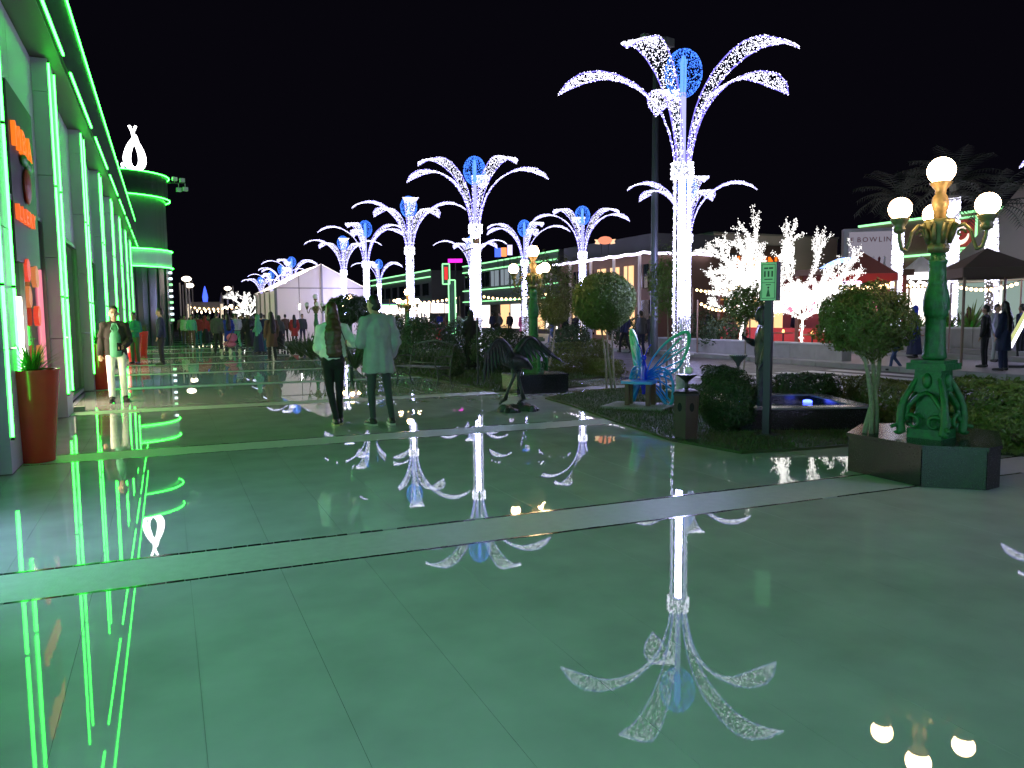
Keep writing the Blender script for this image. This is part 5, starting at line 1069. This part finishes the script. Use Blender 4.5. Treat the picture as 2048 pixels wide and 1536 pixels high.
jst = J(hipL=(-.09, 0, .48), hipR=(.09, 0, .48), kneL=(-.10, .42, .50), kneR=(.12, .42, .50), ankL=(-.10, .46, .085), ankR=(.13, .44, .085), toeL=(-.11, .60, .035), toeR=(.15, .58, .035), chest=(0, -.02, .82), belly=(0, 0, .61), neck=(0, -.01, 1.03), head=(0, .03, 1.195), shoL=(-.185, 0, .98), shoR=(.185, 0, .98), elbL=(-.23, .06, .70), elbR=(.23, .06, .70), wriL=(-.12, .30, .62), wriR=(.12, .30, .62), hanL=(-.06, .36, .60), hanR=(.06, .36, .60))
mt = MB(); mt.ball(jst['chest'], (.18, .13, .21), 16, 12); mt.ball(jst['belly'], (.17, .13, .17), 16, 12)
for s in 'LR': caps(mt, jst['neck']+Vector((0, 0, -.04)), jst['sho'+s], .06, .07); caps(mt, jst['sho'+s], jst['elb'+s], .07, .06); caps(mt, jst['elb'+s], jst['wri'+s], .06, .045)
std('sit', jst, mt, leg_part(jst), hair='long', fem=True)
# the couple seen from behind and the man walking this way
jg = J(shoL=(-.165, 0, 1.40), shoR=(.165, 0, 1.40), elbL=(-.205, .03, 1.14), wriL=(-.16, .24, 1.06), hanL=(-.13, .32, 1.06), elbR=(.33, .02, 1.19), wriR=(.27, .20, 1.17), hanR=(.23, .27, 1.20), hipL=(-.085, 0, .93), hipR=(.085, 0, .93), kneL=(-.05, .02, .50), ankL=(.015, -.06, .09), toeL=(.01, .09, .035), kneR=(.085, .07, .51), ankR=(.085, .08, .09), toeR=(.10, .23, .035))
bl_top = top_part(jg, loose=1.35, hem=1.0, flare=1.08)
std('girl', jg, bl_top, leg_part(jg, slim=.012), hair='long', fem=True, vox=.0125)
jm = J(elbL=(-.25, .02, 1.12), wriL=(-.15, .22, 1.10), hanL=(-.10, .31, 1.12), elbR=(.25, -.03, 1.13), wriR=(.22, .10, .92), hanR=(.21, .17, .85), head=(-.035, .06, 1.615), neck=(-.005, .0, 1.47), yaw=.5, kneL=(-.10, .03, .50), ankL=(-.09, .02, .085), toeL=(-.11, .16, .035), kneR=(.12, .0, .50), ankR=(.155, -.05, .085), toeR=(.18, .09, .035))
std('cardigan', jm, top_part(jm, loose=1.35, hem=.72, flare=1.32), leg_part(jm, slim=.014), vox=.0125)
jl = J(kneL=(-.10, .10, .51), ankL=(-.12, .02, .09), toeL=(-.15, .16, .035), kneR=(.10, .14, .52), ankR=(.10, .20, .10), toeR=(.11, .34, .07), elbL=(-.235, -.05, 1.14), wriL=(-.14, .19, 1.02), hanL=(-.07, .26, 1.01), elbR=(.23, -.06, 1.14), wriR=(.26, .0, .89), hanR=(.255, .05, .80))
def jacket(j):
    return top_part(j, loose=1.15, hem=.86, flare=1.05)
shirt = MB(); shirt.tube([(0, .035, 1.46), (0, .050, 1.38), (0, .062, 1.25), (0, .068, 1.08), (0, .072, .95), (0, .068, .84)], [.05, .075, .098, .104, .106, .104], 20)
std('jacketman', jl, jacket(jl), leg_part(jl), vox=.0125, extra={'shirt': shirt})
# --- evaluate all at once
bpy.context.view_layer.update(); dg = bpy.context.evaluated_depsgraph_get()
for (an, pn, o) in TMP:
    me = bpy.data.meshes.new_from_object(o.evaluated_get(dg)); amp = {'body': 0, 'hair': .010, 'top': .020, 'trousers': .006, 'skirt': .01, 'shirt': .004}.get(pn.split('_')[0], 0)
    if amp:
        no = [v.normal.copy() for v in me.vertices]
        for v, n in zip(me.vertices, no):
            c = v.co; st = Vector((c.x*15, c.y*15, c.z*(2.5 if c.z < 1.2 else 7))) if pn in ('hair', 'top', 'skirt') else Vector((c.x*9, c.y*9, c.z*16)); v.co = c+n*amp*mnoise.noise(st)
    me.polygons.foreach_set('use_smooth', [True]*len(me.polygons)); LIB[an][pn] = me
for (_, _, o) in TMP:
    d = o.data; bpy.data.objects.remove(o); bpy.data.meshes.remove(d)
SKIN = mat('skin', (0.42, 0.25, 0.17), 0.5); SKIN2 = mat('skin_dark', (0.26, 0.15, 0.10), 0.5); HAIRD = mat('hair_dark', (0.012, 0.009, 0.007), 0.45); HAIRB = mat('hair_brown', (0.075, 0.032, 0.014), 0.38, var=0.4, vscale=30)
def cloth(name, c): return mat('cloth_'+name, c, 0.85, var=0.12, vscale=10, bump=0.12, bscale=120)
PNAMES = {'body': 'body', 'top': 'top', 'trousers': 'trousers', 'hair': 'hair', 'shoe_l': 'shoe', 'shoe_r': 'shoe', 'skirt': 'skirt', 'shirt': 'shirt'}
def person(ar, loc, rz, h, cols, label, group=None, z=0.0, skin=None):
    t = thing('person', label, 'person', (loc[0], loc[1], z), rz, group); t.scale = (h/1.75,)*3
    for pn, me in LIB[ar].items():
        if pn == '_j': continue
        o = inst(PNAMES[pn], me, t); m = {'body': skin or SKIN, 'hair': cols.get('hair', HAIRD)}.get(pn) or cols.get(pn.split('_')[0]) or cols.get('trousers')
        if pn == 'hair' and ar == 'dress': o.name = 'headscarf'
        if len(o.data.materials) == 0: o.data.materials.append(m)
        o.material_slots[0].link = 'OBJECT'; o.material_slots[0].material = m
    return t
BLK = cloth('black', (0.010, 0.010, 0.012)); NAVY = cloth('navy', (0.012, 0.018, 0.05)); WHT = cloth('white', (0.80, 0.79, 0.76)); GRY = cloth('grey', (0.33, 0.34, 0.36)); DGR = cloth('dark_grey', (0.05, 0.055, 0.06)); JEAN = cloth('denim', (0.04, 0.07, 0.16)); REDT = cloth('red', (0.30, 0.025, 0.02)); BRN = cloth('brown', (0.10, 0.05, 0.035)); GRNT = cloth('green', (0.08, 0.30, 0.18)); BLUE = cloth('blue', (0.02, 0.04, 0.32)); PINK = cloth('pink', (0.5, 0.12, 0.25)); TEAL = cloth('teal', (0.02, 0.12, 0.13)); CREAM = cloth('cream', (0.55, 0.50, 0.42)); OLIVE = cloth('olive', (0.07, 0.07, 0.04)); SHOE = mat('shoe_black', (0.012, 0.012, 0.012), 0.4); SHOEW = mat('shoe_white', (0.5, 0.5, 0.45), 0.5)
COLS = dict(black=BLK, navy=NAVY, white=WHT, grey=GRY, charcoal=DGR, denim=JEAN, red=REDT, brown=BRN, green=GRNT, blue=BLUE, pink=PINK, teal=TEAL, cream=CREAM, olive=OLIVE)
# the three near people
gx = gp(670, 851); t = person('girl', gx, R(-4), 1.73, dict(top=WHT, trousers=BLK, hair=HAIRB, shoe=SHOE), 'woman with waist length brown hair, white blouse and black trousers walking away')
SOLE = mat('sole_yellow', (0.45, 0.42, 0.20), 0.5)
def soles(t, ar, m_, nm='sole'):
    j = LIB[ar]['_j']
    for s in 'LR':
        a, e = j['ank'+s], j['toe'+s]; d = e-a; d.z = 0; d.normalize(); n = Vector((-d.y, d.x, 0)); zb = min(a.z-.085, e.z-.035)+.004; m = MB(); P = [a-d*.075-n*.035, a-d*.075+n*.035, a+d*.08+n*.048, e+d*.04+n*.042, e+d*.075, e+d*.04-n*.042, a+d*.08-n*.048]
        m.prism([(q.x, q.y) for q in P], max(0.001, zb), max(0.001, zb)+.026); m.build(nm, m_, t)
        m = MB(); m.tube([a+n*.045+Vector((0, 0, -.02)), a+d*.05+n*.046+Vector((0, 0, .0)), a+d*.08+Vector((0, 0, .018)), a+d*.05-n*.046+Vector((0, 0, .0)), a-n*.045+Vector((0, 0, -.02))], .009, 6); m.build('shoe_stripe', m_, t)
soles(t, 'girl', SOLE)
m = MB(); m.tube([(-.10, .10, 1.42), (.0, .03, 1.46), (.10, -.125, 1.40), (.17, -.145, 1.20), (.20, -.13, 1.02), (.23, -.06, .80), (.235, -.05, .62)], .010, 6, flat=.5); m.tube([(.20, -.13, 1.02), (.255, -.10, .85), (.25, -.07, .66)], .006, 5); m.build('bag_strap', BLK, t, smooth=True)
m = MB(); m.box((.245, -.02, .76), (.05, .20, .16)); m.tube([(.245, -.08, .68), (.26, -.10, .58), (.27, -.11, .52)], [.02, .014, .006], 6); m.build('small_bag', mat('bag_black', (0.012, 0.012, 0.013), 0.4), t)
m = MB(); m.lathe([(.152, .985), (.158, 1.0), (.158, 1.03), (.150, 1.04)], 24); o = m.build('waistband', BLK, t)
mx_ = gp(760, 851); t = person('cardigan', mx_, R(6), 1.84, dict(top=GRY, trousers=DGR, shoe=SHOE), 'man in a loose grey cardigan and slim dark trousers walking beside the long haired woman')
soles(t, 'cardigan', SHOEW)
lx = gp(237, 803); t = person('jacketman', lx, R(184), 1.76, dict(top=cloth('jacket_dark', (0.018, 0.013, 0.011)), shirt=GRNT, trousers=WHT, shoe=SHOE), 'man in an open dark jacket, green shirt and white trousers walking along the mall', skin=SKIN)
soles(t, 'jacketman', SHOE)
for s in (-1, 1):
    h = jl['head']; m = MB(); m.ball((h.x+.032*s, h.y+.086, h.z+.012), (.013, .008, .008), 10, 6); m.build('eye', mat('eye_dark', (0.01, 0.008, 0.006), 0.2), t, smooth=True); m = MB(); m.tube([(h.x+.014*s, h.y+.094, h.z+.03), (h.x+.034*s, h.y+.092, h.z+.036), (h.x+.054*s, h.y+.078, h.z+.030)], .006, 6); m.build('eyebrow', HAIRD, t)
m = MB(); m.tube([(h.x-.022, h.y+.091, h.z-.062), (h.x, h.y+.096, h.z-.060), (h.x+.022, h.y+.091, h.z-.062)], .006, 6); m.build('lips', mat('lips', (0.28, 0.10, 0.08), 0.5), t)
for s in (-1, 1): m = MB(); m.tube([(.03*s, .125, 1.45), (.065*s, .14, 1.36), (.035*s, .165, 1.30)], [.02, .022, .006], 6, flat=.4); m.build('collar', GRNT, t)
m = MB(); m.box((-.055, .295, 1.03), (.072, .014, .145), .2); m.build('phone', mat('phone_black', (0.01, 0.01, 0.012), 0.15), t)
# people further off: (pose, px, feet row, height, facing deg, top, bottom, where)
rp = random.Random(77)
CROWD = [
    ('crossed', 272, 728, 1.74, 150, 'teal', 'olive', 'man in a green sweater standing with folded arms beside the mall'),
    ('stand', 325, 730, 1.86, 80, 'navy', 'black', 'tall man in dark clothes standing alone near the tower'),
    ('stand', 215, 722, 1.7, 30, 'navy', 'navy', None),
    ('coat', 545, 722, 1.72, 20, 'brown', 'black', 'woman in a brown coat over a long black skirt'),
    ('stand', 437, 708, 1.80, -30, 'charcoal', 'black', 'man with a red cap pushing a pink stroller'),
    ('coat', 458, 704, 1.70, 10, 'blue', 'navy', 'woman in a long blue coat beside the pink stroller'),
    ('dress', 518, 708, 1.66, 60, 'green', 'navy', None), ('stand', 525, 707, 1.70, -20, 'navy', 'teal', None),
    ('dress', 560, 703, 1.62, 10, 'charcoal', 'black', None), ('walk', 385, 694, 1.7, 180, 'green', 'brown', None),
    ('stand', 398, 693, 1.72, 0, 'red', 'teal', None), ('stand', 372, 690, 1.7, 160, 'cream', 'brown', None), ('dress', 412, 690, 1.66, 0, 'red', 'black', None),
    ('walk', 475, 698, 1.74, 10, 'grey', 'green', None), ('stand', 488, 696, 1.76, 0, 'black', 'black', None), ('dress', 500, 697, 1.66, 180, 'black', 'black', None), ('phone', 507, 692, 1.66, 40, 'charcoal', 'navy', None),
    ('walk', 470, 688, 1.74, 0, 'black', 'navy', None), ('stand', 448, 686, 1.72, 20, 'olive', 'black', None), ('stand', 420, 684, 1.72, 90, 'brown', 'charcoal', None), ('coat', 432, 682, 1.68, 0, 'charcoal', 'black', None),
    ('stand', 460, 680, 1.74, 0, 'navy', 'black', None), ('dress', 482, 681, 1.64, 180, 'brown', 'black', None), ('walk', 495, 680, 1.74, 180, 'grey', 'denim', None), ('stand', 512, 682, 1.7, 0, 'black', 'charcoal', None),
    ('walk', 530, 684, 1.7, 0, 'denim', 'black', None), ('stand', 572, 686, 1.7, 0, 'brown', 'black', None), ('coat', 590, 690, 1.66, 0, 'red', 'black', None), ('stand', 606, 688, 1.7, 180, 'charcoal', 'navy', None), ('stand', 392, 680, 1.7, 0, 'cream', 'denim', None), ('stand', 405, 678, 1.7, 0, 'red', 'black', None), ('walk', 364, 682, 1.7, 0, 'pink', 'brown', None),
    ('dress', 943, 742, 1.68, 10, 'black', 'black', 'person in a long black cloak standing behind the thin dark post'),
    ('stand', 1152, 692, 1.75, 0, 'black', 'black', None), ('stand', 1178, 694, 1.74, 180, 'grey', 'grey', None), ('walk', 1250, 706, 1.75, 0, 'navy', 'black', None), ('stand', 1282, 712, 1.78, 0, 'charcoal', 'navy', None), ('stand', 1303, 708, 1.74, 10, 'black', 'navy', None),
    ('walk', 1105, 690, 1.7, 80, 'navy', 'denim', None), ('coat', 1045, 678, 1.66, 0, 'pink', 'brown', None), ('stand', 1020, 672, 1.7, 0, 'black', 'black', None), ('walk', 1000, 671, 1.7, 90, 'charcoal', 'black', None), ('stand', 985, 670, 1.72, 0, 'navy', 'black', None), ('stand', 880, 668, 1.74, 0, 'blue', 'navy', None), ('coat', 893, 666, 1.66, 0, 'brown', 'brown', None), ('stand', 850, 666, 1.7, 30, 'grey', 'navy', None), ('stand', 905, 668, 1.72, 0, 'navy', 'black', None), ('walk', 835, 664, 1.7, 0, 'charcoal', 'black', None), ('stand', 918, 664, 1.7, 0, 'grey', 'blue', None), ('walk', 795, 664, 1.7, 0, 'brown', 'black', None),
    ('walk', 1790, 742, 1.25, 70, 'black', 'denim', 'child in a black top and blue jeans crossing the road'),
    ('dress', 1828, 716, 1.70, 20, 'blue', 'navy', 'person in a bright blue robe at the far kerb'), ('stand', 1905, 704, 1.74, 0, 'charcoal', 'black', None),
    ('stand', 1700, 690, 1.72, 10, 'charcoal', 'black', None), ('walk', 1660, 694, 1.7, 80, 'brown', 'black', None), ('coat', 1745, 688, 1.66, 0, 'charcoal', 'navy', None), ('stand', 1860, 690, 1.75, 30, 'black', 'denim', None), ('stand', 1590, 690, 1.72, 0, 'navy', 'black', None), ('walk', 1420, 688, 1.72, 100, 'charcoal', 'denim', None), ('dress', 1935, 695, 1.66, 0, 'brown', 'black', None),
    ('stand', 1968, 735, 1.66, 20, 'black', 'black', 'person in black beside the grey haired figure on the far crossing'), ('coat', 2005, 742, 1.74, 5, 'navy', 'navy', 'person in a dark blue coat standing on the far end of the crossing'), ('stand', 1990, 724, 1.7, 180, 'grey', 'grey', 'person in grey facing the two at the crossing'), ('stand', 2040, 722, 1.7, 0, 'navy', 'black', None),
]
for i in range(24):
    x_ = (360+i*19 if i < 13 else 775+(i-13)*32)+rp.randint(-6, 6); CROWD.append((rp.choice(['stand', 'walk', 'dress', 'coat', 'phone']), x_, rp.randint(664, 676) if i < 13 else rp.randint(657, 664), rp.uniform(1.5, 1.86), rp.choice([0, 180, 90, 30]), rp.choice(['black', 'navy', 'charcoal', 'brown', 'grey', 'cream', 'red', 'teal']), rp.choice(['black', 'navy', 'denim', 'charcoal', 'brown']), None))
for i, (ar, px, py, h, fc_, tc_, bc_, lab) in enumerate(CROWD):
    p = gp(px, py); D = p[0]*_f.x+p[1]*_f.y; z = 0.0
    if p[0] > 18.6: z = 0.016; p = gp(px, py, z)
    elif p[0] > 10.55: z = -0.124; p = gp(px, py, z)
    where = 'in the walkway crowd' if px < 640 else 'across the road'
    what = {'stand': 'standing', 'walk': 'walking', 'dress': 'in a head scarf', 'coat': 'in a long coat standing', 'phone': 'looking at a phone', 'crossed': 'with folded arms'}[ar]
    cols = dict(top=COLS[tc_], trousers=COLS[bc_], skirt=COLS[bc_], shoe=SHOE, hair=COLS[tc_] if ar == 'dress' else HAIRD)
    t = person(ar, p, R(fc_), h, cols, lab or 'person in %s top and %s bottoms %s %s' % (tc_, bc_, what, where), None if lab else 'people '+where, z, SKIN if i % 3 else SKIN2)
    if px == 437: m = MB(); m.ball((0, .02, 1.70), (.095, .105, .055), 12, 8); m.box((0, .13, 1.685), (.13, .10, .012)); m.build('cap', cloth('cap_red', (0.45, 0.05, 0.03)), t)
for (px, py, rz, top, bot, lab, z) in ((884, 706, 150, 'red', 'olive', 'person in a red top sitting behind the iron bench', 0.0), (1462, 694, 160, 'pink', 'black', 'person in pink sitting on the low wall across the road', 0.10)):
    p = gp(px, py); t = person('sit', p, R(rz), 1.7, dict(top=COLS[top], trousers=COLS[bot], shoe=SHOE), lab, None, z)
# seats under the seated people
p = gp(884, 706); t = thing('stone_seat', 'low block seat under the person in a red top', 'seat', (p[0], p[1], 0), 0); MB().box((0, 0, .19), (.6, .45, .36)).build('block', CONCRETE, t); MB().box((0, 0, .39), (.64, .5, .04)).build('top_slab', CONCRETE, t)
# stroller
p = gp(462, 708); t = thing('stroller', 'small stroller with a pink seat and white wheels', 'stroller', (*p, 0), R(30))
for (x, y) in ((-.22, -.3), (.22, -.3), (-.22, .35), (.22, .35)):
    m = MB(); m.tube([(x-.02, y, .11), (x+.02, y, .11)], .11, 16); w0 = m.build('wheel', SHOEW, t)
for s in (-1, 1): m = MB(); m.tube([(.2*s, .35, .12), (.2*s, -.1, .5), (.2*s, -.5, 1.0)], .015, 6); m.tube([(.2*s, -.3, .12), (.2*s, .15, .5)], .015, 6); m.build('frame', DGR, t)
m = MB(); m.tube([(-.2, -.5, 1.0), (.2, -.5, 1.0)], .018, 6); m.build('handle', BLK, t); m = MB(); m.ball((0, .05, .42), (.22, .34, .14), 14, 10); m.build('seat', PINK, t, smooth=True); m = MB(); m.ball((0, -.12, .70), (.23, .20, .20), 14, 10); m.build('hood', PINK, t, smooth=True)
# big drum carried by a person near the tower
p = gp(300, 688); person('stand', p, R(160), 1.78, dict(top=BRN, trousers=BLK, shoe=SHOE), 'person carrying a large round pale drum near the tower')
t = thing('bass_drum', 'large round pale drum held in front of a person near the tower', 'drum', (p[0]+.05, p[1]-.42, 1.15), R(-20)); m = MB(); m.tube([(0, -.16, 0), (0, .16, 0)], .46, 28); m.build('shell', mat('drum_shell', (0.35, 0.30, 0.18), 0.5), t); 
for y in (-.165, .165): m = MB(); m.tube([(.46*math.cos(q), y, .46*math.sin(q)) for q in [2*math.pi*i/28 for i in range(29)]], .025, 6, cap=False); m.build('hoop', mat('drum_hoop', (0.2, 0.08, 0.05), 0.4), t)
# bronze figure standing at the fountain
p = gp(1552, 838); t = thing('bronze_figure', 'dark bronze figure leaning over the fountain basin behind the sign post', 'statue', (p[0]+0.05, p[1]+0.35, 0), R(60)); t.scale = (0.93,)*3
for pn in ('body', 'top', 'trousers', 'hair'):
    o = inst({'body': 'body', 'top': 'tunic', 'trousers': 'lower_drape', 'hair': 'hair'}[pn], LIB['phone'][pn], t); o.material_slots[0].link = 'OBJECT'; o.material_slots[0].material = BRONZE
MB().lathe([(0.26, 0), (0.26, 0.03), (0.22, 0.04)], 20).build('base', BRONZE, t)
t = thing('bronze_bowl', 'small shallow bowl on a stem beside the bronze figure', 'bowl', (*dp(1478, 12.6), 0.02)); t.scale = (0.6, 0.6, 1.03); MB().lathe([(0.12, 0), (0.12, 0.03), (0.035, 0.06), (0.03, 0.62), (0.08, 0.70), (0.24, 0.80), (0.25, 0.815), (0.1, 0.79)], 24).build('bowl', mat('bowl_metal', (0.25, 0.28, 0.27), 0.25, metal=0.7), t, smooth=True)

# ================================================================== FESTOON LIGHTS AND CAFE TABLES ACROSS THE ROAD
def festoon(px0, y0, px1, y1, D, n, sag, label, m_, r=0.055):
    a, b = Vector((*dp(px0, D), hz(y0, D, px0))), Vector((*dp(px1, D), hz(y1, D, px1))); t = thing('festoon_lights', label, 'string lights', (a.x, a.y, 0), 0, 'festoon strings across the road')
    P = []
    for i in range(n+1):
        q = i/n; p = a.lerp(b, q); P.append(Vector((p.x-a.x, p.y-a.y, p.z-sag*4*q*(1-q))))
    MB().tube(P, 0.012, 4).build('cable', DARK, t)
    for s_ in (P[0], P[-1]): MB().tube([(s_.x, s_.y, 0), (s_.x, s_.y, s_.z)], 0.03, 6).build('pole', mat('canopy_post', (0.2, 0.13, 0.09), 0.6), t)
    for p in P[1:-1]: MB().ball((p.x, p.y, p.z-0.07), r, 8, 6).build('bulb', m_, t)
FB = lightmat('festoon_bulb', (1.0, 0.66, 0.32), 9)
festoon(1385, 575, 1500, 560, 33, 14, 0.25, 'warm bulb string left of the white branching trees', FB)
festoon(1395, 600, 1470, 612, 30, 10, 0.2, 'lower warm bulb string left of the white branching trees', FB)
festoon(1780, 560, 1890, 556, 33, 14, 0.25, 'warm bulb string behind the near lamp column', FB)
festoon(1640, 566, 1790, 560, 28.5, 16, 0.2, 'warm bulb string in front of the rust red canopy', FB)
festoon(1900, 566, 2040, 560, 25, 14, 0.2, 'warm bulb string behind the dark brown canopy', FB)
festoon(780, 598, 920, 592, 58, 16, 0.3, 'far warm bulb string above the lit stalls', FB, 0.09)
festoon(960, 590, 1100, 584, 52, 16, 0.3, 'far warm bulb string in front of the green neon block', FB, 0.08)
festoon(372, 612, 520, 606, 85, 16, 0.4, 'far warm bulb string above the walkway crowd', FB, 0.10)
for i, (x, y) in enumerate(((21.3, 21.0), (22.4, 23.6), (21.6, 26.5), (27.0, 23.5), (23.0, 18.2))):
    t = thing('cafe_table', ('round cafe table behind the low grey wall, nearest the crossing', 'round cafe table between the low wall and the red cafe', 'round cafe table at the far end of the low grey wall', 'round cafe table under the rust red canopy', 'round cafe table beside the pale steps')[i], 'table', (x, y, 0.015), 0, 'round cafe tables across the road')
    MB().lathe([(0.38, 0.70), (0.40, 0.71), (0.40, 0.735), (0.38, 0.74)], 20).build('table_top', mat('table_wood', (0.22, 0.10, 0.05), 0.4), t); MB().lathe([(0.22, 0), (0.22, 0.02), (0.035, 0.05), (0.03, 0.70)], 12).build('pedestal', DARK, t)
    MB().lathe([(0.045, 0.74), (0.05, 0.80), (0.03, 0.86)], 10).build('candle_lamp', lightmat('candle', (1.0, 0.45, 0.15), 4), t)
